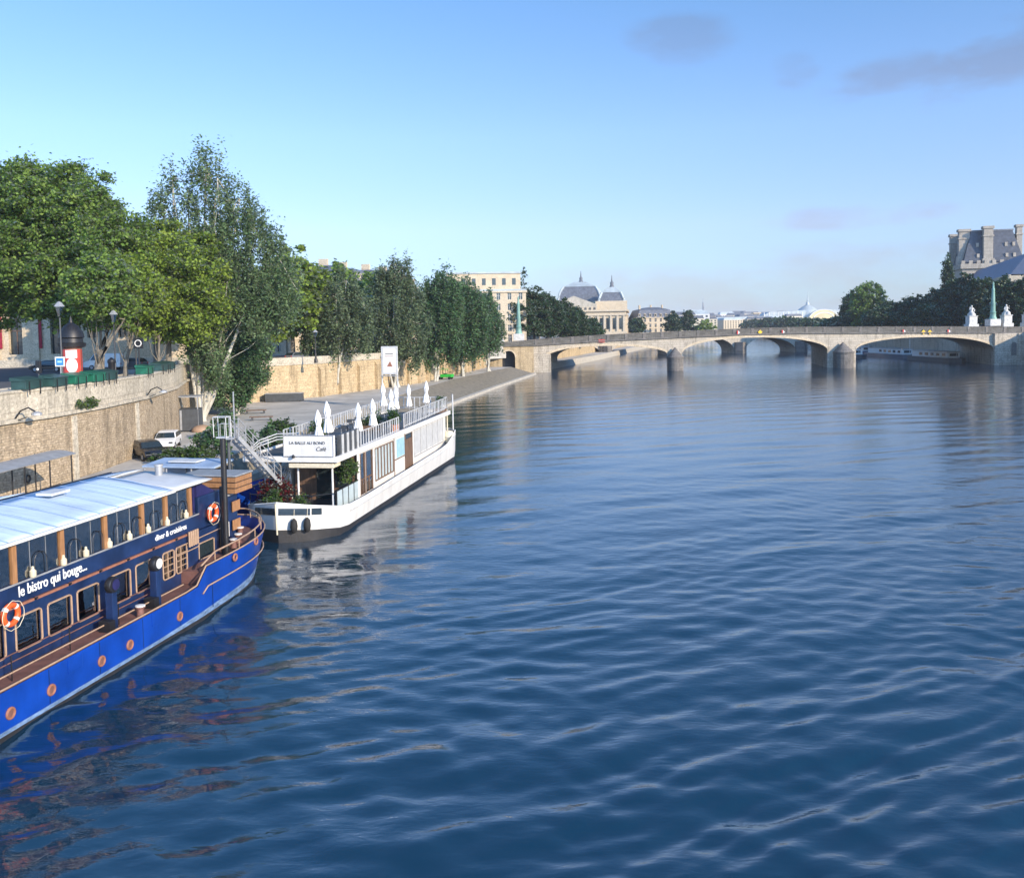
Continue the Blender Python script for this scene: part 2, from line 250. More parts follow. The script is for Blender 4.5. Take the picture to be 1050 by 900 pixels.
# ------------------------------------------------------------------ helpers: meshes
class MB:
    def __init__(s): s.v = []; s.f = []
    def add(s, vs, fs):
        o = len(s.v); s.v += [tuple(v) for v in vs]; s.f += [tuple(i+o for i in f) for f in fs]; return s
    def box(s, x0, x1, y0, y1, z0, z1):
        return s.add([(x0, y0, z0), (x1, y0, z0), (x1, y1, z0), (x0, y1, z0), (x0, y0, z1), (x1, y0, z1), (x1, y1, z1), (x0, y1, z1)],
                     [(0, 3, 2, 1), (4, 5, 6, 7), (0, 1, 5, 4), (1, 2, 6, 5), (2, 3, 7, 6), (3, 0, 4, 7)])
    def bar(s, a, b, w, h=None):            # rectangular bar from a to b
        a, b = Vector(a), Vector(b); h = h or w; d = (b-a).normalized()
        u = d.cross(Vector((0, 0, 1))); u = u.normalized() if u.length > 1e-3 else Vector((1, 0, 0)); w2 = u*w/2; v = u.cross(d).normalized()*h/2
        return s.add([a-w2-v, a+w2-v, a+w2+v, a-w2+v, b-w2-v, b+w2-v, b+w2+v, b-w2+v], [(0, 3, 2, 1), (4, 5, 6, 7), (0, 1, 5, 4), (1, 2, 6, 5), (2, 3, 7, 6), (3, 0, 4, 7)])
    def tube(s, pts, r, n=6, cap=True):
        pts = [Vector(p) for p in pts]; rr = r if isinstance(r, (list, tuple)) else [r]*len(pts); vs = []; fs = []
        for i, p in enumerate(pts):
            d = (pts[min(i+1, len(pts)-1)]-pts[max(i-1, 0)]).normalized()
            u = d.cross(Vector((0, 0, 1))) if abs(d.z) < .95 else d.cross(Vector((1, 0, 0))); u.normalize(); v = d.cross(u)
            vs += [p + (u*math.cos(2*math.pi*k/n) + v*math.sin(2*math.pi*k/n))*rr[i] for k in range(n)]
        for i in range(len(pts)-1):
            for k in range(n): a = i*n+k; b = i*n+(k+1) % n; fs.append((a, b, b+n, a+n))
        if cap: fs.append(tuple(range(n))[::-1]); fs.append(tuple(range((len(pts)-1)*n, len(pts)*n)))
        return s.add(vs, fs)
    def lathe(s, prof, c=(0, 0, 0), n=16):
        vs = []; fs = []
        for r, z in prof: vs += [(c[0]+r*math.cos(2*math.pi*k/n), c[1]+r*math.sin(2*math.pi*k/n), c[2]+z) for k in range(n)]
        for i in range(len(prof)-1):
            for k in range(n): a = i*n+k; b = i*n+(k+1) % n; fs.append((a, b, b+n, a+n))
        fs.append(tuple(range(n))[::-1]); fs.append(tuple(range((len(prof)-1)*n, len(prof)*n)))
        return s.add(vs, fs)
    def prism(s, poly, z0, z1):             # plan polygon (ccw) extruded in z; z0/z1 may be lists
        n = len(poly); a = z0 if isinstance(z0, (list, tuple)) else [z0]*n; b = z1 if isinstance(z1, (list, tuple)) else [z1]*n
        return s.add([(p[0], p[1], a[i]) for i, p in enumerate(poly)]+[(p[0], p[1], b[i]) for i, p in enumerate(poly)],
                     [tuple(range(n))[::-1], tuple(range(n, 2*n))]+[(i, (i+1) % n, (i+1) % n+n, i+n) for i in range(n)])
    def side(s, poly, x0, x1):              # polygon in (y, z) extruded in x
        n = len(poly)
        return s.add([(x0, p[0], p[1]) for p in poly]+[(x1, p[0], p[1]) for p in poly],
                     [tuple(range(n))[::-1], tuple(range(n, 2*n))]+[(i, (i+1) % n, (i+1) % n+n, i+n) for i in range(n)])
    def front(s, poly, y0, y1):             # polygon in (x, z) extruded in y
        n = len(poly)
        return s.add([(p[0], y0, p[1]) for p in poly]+[(p[0], y1, p[1]) for p in poly],
                     [tuple(range(n)), tuple(range(n, 2*n))[::-1]]+[(i, i+n, (i+1) % n+n, (i+1) % n) for i in range(n)])
    def torus(s, c, Rr, r, axis='x', n=24, k=8):
        vs = []; fs = []
        for i in range(n):
            a = 2*math.pi*i/n
            for j in range(k):
                b = 2*math.pi*j/k; q = Rr+r*math.cos(b); h = r*math.sin(b)
                p = {'x': (h, q*math.cos(a), q*math.sin(a)), 'y': (q*math.cos(a), h, q*math.sin(a)), 'z': (q*math.cos(a), q*math.sin(a), h)}[axis]
                vs.append((c[0]+p[0], c[1]+p[1], c[2]+p[2])); fs.append((i*k+j, ((i+1) % n)*k+j, ((i+1) % n)*k+(j+1) % k, i*k+(j+1) % k))
        return s.add(vs, fs)
    def sphere(s, c, r, n=12, k=8, sz=1.):
        prof = [(max(.001, r*math.sin(math.pi*i/k)), -r*sz*math.cos(math.pi*i/k)) for i in range(k+1)]
        return s.lathe(prof, c, n)
    def build(s, name, m, parent=None, smooth=False, bevel=0, loc=None):
        me = bpy.data.meshes.new(name); me.from_pydata(s.v, [], s.f); me.update()
        import bmesh as _b
        bm = _b.new(); bm.from_mesh(me); _b.ops.recalc_face_normals(bm, faces=bm.faces); bm.to_mesh(me); bm.free()
        if smooth: me.polygons.foreach_set('use_smooth', [True]*len(me.polygons)); me.set_sharp_from_angle(angle=R(40))
        me.materials.append(M_[m] if isinstance(m, str) else m)
        o = bpy.data.objects.new(name, me); COL.objects.link(o)
        if parent: o.parent = parent
        if loc: o.location = loc
        if bevel:
            b = o.modifiers.new('bevel', 'BEVEL'); b.width = bevel; b.segments = 2; b.limit_method = 'ANGLE'
        return o
def T(name, label, cat, loc=(0, 0, 0), rz=0., group=None, scale=None):
    o = bpy.data.objects.new(name, None); COL.objects.link(o); o.location = loc; o.rotation_euler = (0, 0, rz); o.empty_display_size = .2
    o['label'] = label; o['category'] = cat
    if group: o['group'] = group
    if scale: o.scale = scale
    return o
def tag(o, label, cat, group=None, kind=None):
    if label: o['label'] = label
    if cat: o['category'] = cat
    if group: o['group'] = group
    if kind: o['kind'] = kind
    return o
def S(o): o['kind'] = 'structure'; return o
def dup(root, loc, rz, label=None, scale=None, group=None):
    def cp(o, par):
        c = o.copy(); COL.objects.link(c)
        if par: c.parent = par
        for k in [q for q in ALLK(o)]: cp(k, c)
        return c
    r = cp(root, None); r.location = loc; r.rotation_euler = (0, 0, rz)
    if label: r['label'] = label
    if group: r['group'] = group
    if scale: r.scale = scale
    return r
def ALLK(o): return list(o.children)
def text(s, size, mtl, parent, origin, xdir, ydir, name='lettering', ext=.008, sx=1.0, shear=0.):
    c = bpy.data.curves.new(name, 'FONT'); c.body = s; c.size = size; c.extrude = ext; c.shear = shear; c.offset = .006*size
    t = bpy.data.objects.new(name, c); COL.objects.link(t); bpy.context.view_layer.update()
    me = bpy.data.meshes.new_from_object(t.evaluated_get(bpy.context.evaluated_depsgraph_get())); bpy.data.objects.remove(t)
    me.materials.clear(); me.materials.append(M_[mtl]); o = bpy.data.objects.new(name, me); COL.objects.link(o); o.parent = parent
    x = Vector(xdir).normalized()*sx; y = Vector(ydir).normalized(); z = x.cross(y).normalized()
    mm = Matrix((x, y, z)).transposed().to_4x4(); mm.translation = origin; o.matrix_local = mm; return o
def local(o, P):                             # world point -> thing's own coordinates (rotation about z only)
    a = o.rotation_euler.z; d = Vector(P)-o.location
    return Vector((d.x*math.cos(a)+d.y*math.sin(a), -d.x*math.sin(a)+d.y*math.cos(a), d.z))

# ------------------------------------------------------------------ helpers: foliage
def leaves(name, P, size, m, parent, rng, elong=1.5, upb=.7):
    n = len(P); nrm = rng.normal(size=(n, 3)); nrm[:, 2] = np.abs(nrm[:, 2])+upb; nrm /= np.linalg.norm(nrm, axis=1)[:, None]
    t = rng.normal(size=(n, 3)); t -= (t*nrm).sum(1)[:, None]*nrm; t /= np.linalg.norm(t, axis=1)[:, None]; b = np.cross(nrm, t)
    sz = (size*rng.uniform(.6, 1.35, n))[:, None]
    V = np.stack([P-t*sz*elong*.5, P+b*sz*.5, P+t*sz*elong*.5, P-b*sz*.5], 1).reshape(-1, 3)
    me = bpy.data.meshes.new(name); me.vertices.add(4*n); me.vertices.foreach_set('co', V.astype(np.float32).ravel())
    me.loops.add(4*n); me.loops.foreach_set('vertex_index', np.arange(4*n, dtype=np.int32))
    me.polygons.add(n); me.polygons.foreach_set('loop_start', np.arange(0, 4*n, 4, dtype=np.int32)); me.polygons.foreach_set('loop_total', np.full(n, 4, dtype=np.int32))
    me.update(calc_edges=True); me.materials.append(m)
    o = bpy.data.objects.new(name, me); COL.objects.link(o)
    if parent: o.parent = parent
    return o
def clumps(rng, blobs, n, fill=.35):
    vol = np.array([b[3]*b[4]*b[5] for b in blobs], float)**.67; k = rng.choice(len(blobs), n, p=vol/vol.sum()); out = []
    for i in k:
        b = blobs[i]; d = rng.normal(size=3); d /= np.linalg.norm(d); r = rng.uniform(fill, 1)**.5*rng.uniform(.86, 1.06)
        out.append([b[0]+d[0]*b[3]*r, b[1]+d[1]*b[4]*r, b[2]+d[2]*b[5]*r])
    return np.array(out)
def tree(name, label, cat, loc, blobs, nc, per, cr, leaf, lm, bark, seed, stems=None, trunk_r=.4, limbs=14, group=None, rz=0., crz=.62, elong=1.5, scale=None, showlimbs=.05):
    rng = np.random.default_rng(seed); t = T(name, label, cat, loc, rz, group, scale)
    C = clumps(rng, blobs, nc); s = rng.uniform(.6, 1.25, nc)*cr
    P = np.repeat(C, per, 0)+rng.normal(size=(nc*per, 3))*np.repeat(s, per)[:, None]*np.array([.46, .46, .46*crz])
    P = P[P[:, 2] > .2]
    leaves('crown', P, leaf, lm, t, rng, elong)
    mb = MB(); stems = stems or [[(0, 0, 0), (0, 0, blobs[0][2])]]
    ends = []
    for st in stems:
        k = len(st); rs = [trunk_r*(1-.75*i/(k-1)) for i in range(k)]
        rs[0] *= 1.25
        mb.tube(st, rs, 8); ends.append((st, rs))
    for j in range(limbs):
        st, rs = ends[j % len(ends)]; i = rng.integers(max(1, len(st)//3), len(st)); a = Vector(st[i])
        if len(st) == 2: a = Vector(st[0]).lerp(Vector(st[1]), rng.uniform(.45, .95))
        # a clump that is outward of the limb's start
        cs = C[rng.integers(len(C), size=7)]; c = Vector(cs[np.argmin(((cs-np.array(a))**2).sum(1)*(1+.0*cs[:, 0]))]); mid = a.lerp(c, .5)+Vector((0, 0, -.08*(c-a).length))
        r0 = rs[-1]*.9
        mb.tube([a, a.lerp(mid, .5)+Vector(rng.normal(size=3)*.15), mid, mid.lerp(c, .6)+Vector(rng.normal(size=3)*.2), c], [r0, r0*.75, r0*.55, r0*.4, showlimbs*.5], 6)
    mb.build('trunk', bark, t, smooth=True)
    return t
def bush(name, label, cat, loc, r, h, n, leaf, lm, seed, group=None, pot=None, rz=0):
    rng = np.random.default_rng(seed); t = T(name, label, cat, loc, rz, group)
    z0 = .0
    if pot:
        mb = MB(); mb.box(-pot[0]/2, pot[0]/2, -pot[1]/2, pot[1]/2, 0, pot[2]); mb.build('planter', pot[3], t, bevel=.02); z0 = pot[2]-.05
    nc = max(8, n//60); C = clumps(rng, [(0, 0, z0+h*.5, r[0], r[1], h*.55)], nc, .1)
    P = np.repeat(C, 60, 0)+rng.normal(size=(nc*60, 3))*.16*min(1, max(r)); P = P[P[:, 2] > .03]
    leaves('foliage', P, leaf, lm, t, rng)
    mb = MB()
    for c in C[:10]: mb.tube([(0, 0, z0), (c[0]*.4, c[1]*.4, z0+(c[2]-z0)*.6), tuple(c)], [.03, .02, .008], 4)
    mb.build('stem', 'barkdark', t); return t

# ================================================================== THE RIVER
def make_water():
    ys = [7.0]
    while ys[-1] < 420: ys.append(ys[-1]*1.0046+.012)
    while ys[-1] < 9000: ys.append(ys[-1]*1.03)
    ys = np.array(ys); nt_ = 620; tt = np.linspace(-1.15, 1.15, nt_)
    Y, Tn = np.meshgrid(ys, tt, indexing='ij'); X = Tn*Y
    dy = np.gradient(ys)[:, None]*np.ones_like(X); dx = (tt[1]-tt[0])*Y; sp = np.maximum(dx, dy)
    rng = np.random.default_rng(11); Z = np.zeros_like(X)
    # slow warps so that crests wander
    wx = 1.3*np.sin(X*.11+Y*.06+1)+.9*np.sin(X*.05-Y*.13+2)+.45*np.sin(X*.31+Y*.23); wy = 1.1*np.sin(X*.09-Y*.07+4)+.8*np.sin(X*.17+Y*.05)+.4*np.sin(-X*.27+Y*.33+1)
    Xw = X+wx; Yw = Y+wy
    gust = .62+.38*np.sin(X*.045+1.2*np.sin(Y*.03))*np.sin(Y*.05+1.1*np.sin(X*.04+2))
    calm = np.interp(Y, [10, 22, 32, 50, 80, 160, 400], [1.12, 1.12, .80, .58, .46, .38, .34]); comps = []
    for i in range(6): comps.append((rng.uniform(5, 10), rng.normal(112, 14), .65))
    for i in range(14): comps.append((rng.uniform(2.1, 4.4), rng.normal(112, 18), .9))
    for i in range(26): comps.append((rng.uniform(.9, 1.9), rng.normal(106, 24), 1.15))
    for i in range(12): comps.append((rng.uniform(.9, 2.0), rng.normal(52, 18), .85))
    for i in range(16): comps.append((rng.uniform(.45, 1.0), rng.uniform(20, 150), .6))
    for lam, deg, g in comps:
        k = 2*math.pi/lam; a = R(deg); amp = .0033*lam*g
        att = np.clip((lam/sp-2.5)/3, 0, 1)
        Z += amp*att*np.sin(k*(Xw*math.cos(a)+Yw*math.sin(a))+rng.uniform(0, 6.28))*(gust if lam < 3.4 else 1)*calm
    V = np.stack([X, Y, Z], -1).reshape(-1, 3); nr = len(ys)
    idx = np.arange(nr*nt_).reshape(nr, nt_); F = np.stack([idx[:-1, :-1], idx[:-1, 1:], idx[1:, 1:], idx[1:, :-1]], -1).reshape(-1, 4)
    me = bpy.data.meshes.new('water'); me.vertices.add(len(V)); me.vertices.foreach_set('co', V.astype(np.float32).ravel())
    me.loops.add(F.size); me.loops.foreach_set('vertex_index', F.astype(np.int32).ravel()); me.polygons.add(len(F))
    me.polygons.foreach_set('loop_start', np.arange(0, F.size, 4, dtype=np.int32)); me.polygons.foreach_set('loop_total', np.full(len(F), 4, dtype=np.int32))
    me.polygons.foreach_set('use_smooth', np.ones(len(F), dtype=bool)); me.update(calc_edges=True)
    M = bpy.data.materials.new('river_water'); M.use_nodes = True; nt = M.node_tree; N = nt.nodes; L = nt.links; p = N['Principled BSDF']
    p.inputs['Base Color'].default_value = (.002, .025, .050, 1); p.inputs['Roughness'].default_value = .10; p.inputs['IOR'].default_value = 1.95; p.inputs['Specular IOR Level'].default_value = .5
    t = N.new('ShaderNodeTexCoord'); prev = None
    for scx, scy, rot, sc, strg, dist, det in ((1, 2.0, 12, .5, .22, .07, 4), (1, 2.2, 16, 1.5, .42, .04, 4), (1, 1.8, -28, 4.6, .34, .010, 3)):
        mp = N.new('ShaderNodeMapping'); mp.inputs['Scale'].default_value = (scx, scy, 1); mp.inputs['Rotation'].default_value = (0, 0, R(rot)); L.new(t.outputs['Object'], mp.inputs[0])
        n = N.new('ShaderNodeTexNoise'); n.inputs['Scale'].default_value = sc; n.inputs['Detail'].default_value = det; n.inputs['Roughness'].default_value = .5; n.inputs['Distortion'].default_value = .4; L.new(mp.outputs[0], n.inputs['Vector'])
        b = N.new('ShaderNodeBump'); b.inputs['Strength'].default_value = strg; b.inputs['Distance'].default_value = dist; L.new(n.outputs[0], b.inputs['Height'])
        if prev: L.new(prev.outputs[0], b.inputs['Normal'])
        prev = b
    # ripples too fine to model: rougher where the wind chops the open reach, smoother by the moorings
    sp_ = N.new('ShaderNodeSeparateXYZ'); L.new(t.outputs['Object'], sp_.inputs[0]); rr = N.new('ShaderNodeMapRange'); rr.inputs[1].default_value = 25; rr.inputs[2].default_value = 210; rr.inputs[3].default_value = .05; rr.inputs[4].default_value = .13
    pn = N.new('ShaderNodeTexNoise'); pn.inputs['Scale'].default_value = .05; pn.inputs['Detail'].default_value = 3; L.new(t.outputs['Object'], pn.inputs['Vector'])
    pm = N.new('ShaderNodeMapRange'); pm.inputs[1].default_value = .35; pm.inputs[2].default_value = .65; pm.inputs[3].default_value = .75; pm.inputs[4].default_value = 1.25; L.new(pn.outputs[0], pm.inputs[0])
    mu = N.new('ShaderNodeMath'); mu.operation = 'MULTIPLY'; L.new(sp_.outputs[1], rr.inputs[0]); L.new(rr.outputs[0], mu.inputs[0]); L.new(pm.outputs[0], mu.inputs[1]); L.new(mu.outputs[0], p.inputs['Roughness'])
    L.new(prev.outputs[0], p.inputs['Normal']); me.materials.append(M)
    o = bpy.data.objects.new('water', me); COL.objects.link(o); S(o)
make_water()

# ================================================================== BANKS, QUAYS, BRIDGES
# left bank: waterline, top of the sloping bank, and the high quay wall (plan, metres)
EDGE = [(-29.5, 20), (-25.8, 45), (-19.5, 80), (-9.3, 138), (-3.4, 172), (6.2, 223)]
WALL = [(-33.5, 16), (-31.8, 40), (-31.3, 53.6), (-30.5, 57.7), (-30.2, 64), (-30.6, 73), (-33.0, 86), (-36.5, 98), (-38.5, 112), (-37, 124), (-29.5, 132.5), (-17.5, 162), (-11.0, 196), (-6.2, 226)]
def offs(poly, d):
    out = []
    for i, p in enumerate(poly):
        a = Vector(poly[max(0, i-1)]); b = Vector(poly[min(len(poly)-1, i+1)]); t = (b-a).normalized(); n = Vector((-t.y, t.x)); out.append((p[0]+n.x*d, p[1]+n.y*d))
    return out
def strip(A, B, za, zb):                     # surface between two polylines of equal length
    n = len(A); z = lambda q, i: q[i] if isinstance(q, (list, tuple)) else q
    mb = MB(); mb.add([(a[0], a[1], z(za, i)) for i, a in enumerate(A)]+[(b[0], b[1], z(zb, i)) for i, b in enumerate(B)], [(i, i+1, i+1+n, i+n) for i in range(n-1)]); return mb
def wallrun(P, th, z0, z1):                  # solid wall of thickness th along polyline P (th to its left)
    Q = offs(P, th); mb = MB(); n = len(P); g = lambda q, i: q[i] if isinstance(q, (list, tuple)) else q
    vs = []
    for i in range(n): vs += [(P[i][0], P[i][1], g(z0, i)), (P[i][0], P[i][1], g(z1, i)), (Q[i][0], Q[i][1], g(z1, i)), (Q[i][0], Q[i][1], g(z0, i))]
    fs = [(3, 2, 1, 0), tuple(4*(n-1)+k for k in range(4))]
    for i in range(n-1):
        for k in range(4): fs.append((4*i+k, 4*i+(k+1) % 4, 4*i+4+(k+1) % 4, 4*i+4+k))
    return mb.add(vs, fs)
SLOPE_W = [1.2, 1.2, 2.5, 7.5, 8.5, 6.5]
TOP = [(p[0]-w*math.cos(.19), p[1]+w*math.sin(.19)) for p, w in zip(EDGE, SLOPE_W)]
cur = offs(EDGE, .9)
S(wallrun(EDGE, .9, -1.5, .45).build('quay_edge', 'kerb', bevel=.03))
S(strip(cur, TOP, .35, 2.0).build('sloped_bank', 'slope'))
# lower quay floor
poly = [(p[0]+.02, p[1]) for p in TOP]+[(p[0]-1.0, p[1]+.3) for p in reversed(WALL)]
mb = MB(); mb.prism(poly, 1.2, 2.0); S(mb.build('lower_quay_pavement', 'paving'))
# upper quay wall
ZT = [7.45]*len(WALL)
def walltop(i): return 8.5-.5*min(1, max(0, (WALL[i][1]-90)/60.))
wt = T('quay_wall', 'long stone embankment wall rising from the lower quay to the street beside the plane trees', 'wall', (0, 0, 0))
wallrun(WALL[:9], 1.2, 1.8, 6.55).build('wall_face', 'stone_near', wt)
wallrun(offs(WALL[:9], -.22), 1.5, 6.55, 6.8).build('string_course', 'stone_cap', wt, bevel=.03)
wallrun(offs(WALL[:9], .12), .55, 6.8, [walltop(i)-.12 for i in range(9)]).build('parapet', 'stone_cap', wt)
wallrun(offs(WALL[:9], .06), .67, [walltop(i)-.12 for i in range(9)], [walltop(i)+.06 for i in range(9)]).build('coping', 'stone_cap', wt, bevel=.02)
WB = WALL[8:]
wt2 = T('quay_wall', 'sunlit ashlar embankment wall with buttresses behind the row of poplars', 'wall', (0, 0, 0))
wallrun(WB, 1.4, 1.8, 7.0).build('wall_face', 'stone_ashlar', wt2)
wallrun(offs(WB, -.15), .7, 7.0, [8.15]*3+[8.0]*(len(WB)-3)).build('parapet', 'stone_cap', wt2, bevel=.03)
rngb = random.Random(4)
for i in range(2, len(WB)-1):
    a = Vector(WB[i]); b = Vector(WB[i+1]); Ln = (b-a).length; n = int(Ln//5.5); t = (b-a).normalized(); nn_ = Vector((t.y, -t.x))
    for k in range(n+1):
        c = a+t*(k*5.5+.8)
        if (b-c).dot(t) < .6: continue
        q = [c-t*.5, c-t*.5+nn_*.55, c+t*.5+nn_*.55, c+t*.5]
        MB().prism([(v.x, v.y) for v in q], [1.9]*4, [6.7, 6.1, 6.1, 6.7]).build('buttress', 'stone_ashlar', wt2)
# upper street land, left bank
BANKL = [(8, 234), (11.5, 250), (32, 316), (50, 385), (86, 520), (140, 700), (235, 1000), (420, 1600), (700, 2400)]
up = [(p[0]-1.0, p[1]) for p in WALL]+[(-1.5, 232), (-1.5, 262)]+[(p[0]-9, p[1]) for p in BANKL[2:]]+[(-3000, 2400), (-3000, -200), (-33.5, -200)]
mb = MB(); mb.prism(up, 4.0, 7.3); S(mb.build('left_bank_ground', 'paving'))
road = [(-44, 5), (-44, 60), (-44, 100), (-52, 118), (-47, 133), (-31, 172), (-22, 215), (-16, 250), (10, 325), (40, 420)]
S(strip(road, [(-72, 5), (-73, 60), (-75, 100), (-76, 124), (-54, 150), (-41, 180), (-33, 220), (-26, 258), (-2, 332), (28, 426)], 7.305, 7.305).build('road', 'asphalt'))
mb = wallrun(offs(road, .0), .25, 7.3, 7.44); S(mb.build('kerb', 'kerb'))
# left bank beyond the bridge : low quay and street wall
lo = BANKL[1:]
S(strip(lo, offs(lo, 8.4), 1.6, 1.6).build('far_lower_quay', 'paving'))
S(wallrun(lo, .8, -1.5, 1.9).build('far_quay_edge', 'kerb'))
w3 = wallrun([(p[0]-8.2, p[1]+1) for p in lo], 1.2, 1.0, 8.2).build('embankment_wall', 'stone_ashlar'); tag(w3, 'embankment wall on the left bank seen beyond the bridge, under the dark clipped trees', 'wall')
# right bank
BANKR = [(98, 30), (112, 110), (126, 180), (137.5, 236), (137, 262), (140, 300), (151, 400), (190, 600), (305, 1000), (520, 1600), (800, 2400)]
RB = [(p[0]+.8, p[1]) for p in BANKR]
mb = MB(); mb.prism(RB+[(4000, 2400), (4000, 30)], 4.0, 8.1) ; S(mb.build('right_bank_ground', 'paving'))
rw = wallrun([(p[0], p[1]) for p in BANKR], -1.4, -1.5, 9.0).build('embankment_wall', 'stone_bridge'); tag(rw, 'grey embankment wall along the right bank under the dark trees', 'wall')
S(strip([(p[0]-9, p[1]) for p in BANKR[4:8]], [(p[0]+.1, p[1]) for p in BANKR[4:8]], 1.4, 1.4).build('right_lower_quay', 'paving'))
S(wallrun([(p[0]-9.05, p[1]) for p in BANKR[4:8]], -.5, -1.5, 1.55).build('right_quay_edge', 'kerb'))
# hills closing the view
rngh = np.random.default_rng(3)
xs = np.linspace(-1500, 4200, 90); mb = MB(); hv = []
for x in xs: h = 26+26*math.exp(-((x-1100)/700)**2)+8*math.sin(x/170.)+5*math.sin(x/61.); hv.append((x, 4200+200*math.sin(x/400.), max(8, h)))
n = len(hv); mb.add([(v[0], v[1]-900, 0) for v in hv]+hv+[(v[0], v[1]+900, 0) for v in hv], [(i, i+1, i+1+n, i+n) for i in range(n-1)]+[(i+n, i+n+1, i+1+2*n, i+2*n) for i in range(n-1)])
S(mb.build('hills', 'hill'))
mb = MB(); mb.box(-9000, 12000, 2380, 9000, -.5, 3.0); S(mb.build('far_ground', 'hill'))

# ---- the near bridge
PA = Vector((math.sin(R(11)), math.cos(R(11)), 0))        # direction in which the piers run
YF = 234.0
br = T('stone_bridge', 'long pale stone road bridge with low arches and a dark parapet crossing the whole river', 'bridge', (0, YF, 0))
def interp(x, xs, ys): return float(np.interp(x, xs, ys))
topx = [-7, 7.7, 24, 43, 62, 78, 103, 124, 137, 170]; topz = [7.75, 8.9, 9.7, 10.3, 10.85, 10.95, 10.7, 10.35, 10.1, 10.0]
def soffit(x):
    for a, b, za, zb, crown in ((8.0, 41.5, 2.9, 4.3, 6.75), (45.4, 84.2, 4.3, 4.7, 8.35), (91.8, 128.8, 4.5, 4.0, 7.75)):
        if a <= x <= b:
            u = (x-a)/(b-a)*2-1; e = math.sqrt(max(0, 1-abs(u)**2.15)); base = za+(zb-za)*(u+1)/2; return base+(crown-base)*e
    return None
def xsamp():
    s = [-7, 0, 7.99]
    for a, b in ((8.0, 41.5), (45.4, 84.2), (91.8, 128.8)): s += [a+(b-a)*(.5-.5*math.cos(math.pi*k/28)) for k in range(29)]+[b+.01]
    return s+[45.39, 91.79, 137, 170]
sx = sorted(set(round(v, 3) for v in xsamp())); dp = 30.0
vs = []; 
for x in sx:
    zt = interp(x, topx, topz)-1.75; zb = soffit(x); zb = -1.0 if zb is None else zb
    for q in (0, dp):
        o_ = PA*q; vs += [(x+o_.x, o_.y, zb), (x+o_.x, o_.y, zt)]
fs = []
for i in range(len(sx)-1):
    a = 4*i; b = a+4; fs += [(a, b, b+1, a+1), (a+2, a+3, b+3, b+2), (a, a+2, b+2, b), (a+1, b+1, b+3, a+3)]
fs += [(0, 1, 3, 2), tuple(4*(len(sx)-1)+k for k in (0, 2, 3, 1))]
spn = MB().add(vs, fs).build('arched_body', 'stone_bridge', br)
# cut the tunnel of the left abutment out of the body : modelled as a solid without it, see abutment below
def ribbon(z_off0, z_off1, y0, y1, name, m, bev=0):
    vs = []; fs = []
    for x in sx:
        zt = interp(x, topx, topz)
        vs += [(x, y0, zt+z_off0), (x, y1, zt+z_off0), (x, y1, zt+z_off1), (x, y0, zt+z_off1)]
    for i in range(len(sx)-1):
        for k in range(4): fs.append((4*i+k, 4*i+(k+1) % 4, 4*i+4+(k+1) % 4, 4*i+4+k))
    fs += [(3, 2, 1, 0), tuple(4*(len(sx)-1)+k for k in range(4))]
    return MB().add(vs, fs).build(name, m, br)
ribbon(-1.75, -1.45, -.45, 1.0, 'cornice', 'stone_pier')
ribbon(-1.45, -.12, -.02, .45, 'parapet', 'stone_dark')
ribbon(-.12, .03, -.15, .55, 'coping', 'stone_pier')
ribbon(-1.74, -1.2, .6, 4.5, 'pavement', 'paving')
ribbon(-1.74, -1.35, 4.5, 28, 'carriageway', 'asphalt')
# arch rings
for a, b in ((8.0, 41.5), (45.4, 84.2), (91.8, 128.8)):
    xs_ = [a+(b-a)*(.5-.5*math.cos(math.pi*k/30)) for k in range(31)]; vs = []; fs = []
    for x in xs_:
        z = soffit(min(max(x, a), b)); vs += [(x, -.10, z+.02), (x, .2, z+.02), (x, .2, z+.62), (x, -.10, z+.62)]
    for i in range(30):
        for k in range(4): fs.append((4*i+k, 4*i+(k+1) % 4, 4*i+4+(k+1) % 4, 4*i+4+k))
    MB().add(vs, fs).build('arch_ring', 'stone_pale', br)
# iron lattice of the parapet: short posts
for k in range(30):
    x = -3+k*4.8; zt = interp(x, topx, topz)
    MB().box(x-.35, x+.35, -.14, -.021, zt-1.45, zt-.12).build('parapet_post', 'stone_pier', br)
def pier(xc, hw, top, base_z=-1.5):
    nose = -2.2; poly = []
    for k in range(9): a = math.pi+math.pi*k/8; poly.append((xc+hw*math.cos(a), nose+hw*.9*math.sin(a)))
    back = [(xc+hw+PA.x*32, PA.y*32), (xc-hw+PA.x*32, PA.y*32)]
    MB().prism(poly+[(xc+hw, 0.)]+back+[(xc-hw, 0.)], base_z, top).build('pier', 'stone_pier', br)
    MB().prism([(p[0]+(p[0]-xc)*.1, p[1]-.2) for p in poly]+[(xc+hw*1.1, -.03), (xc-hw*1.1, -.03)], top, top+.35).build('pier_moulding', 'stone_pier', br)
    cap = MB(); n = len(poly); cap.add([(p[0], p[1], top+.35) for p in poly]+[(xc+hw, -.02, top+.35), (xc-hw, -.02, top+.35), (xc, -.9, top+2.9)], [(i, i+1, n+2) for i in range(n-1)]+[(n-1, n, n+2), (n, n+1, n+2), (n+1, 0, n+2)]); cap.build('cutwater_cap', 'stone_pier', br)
pier(43.4, 1.95, 3.3); pier(88.0, 2.2, 4.0)
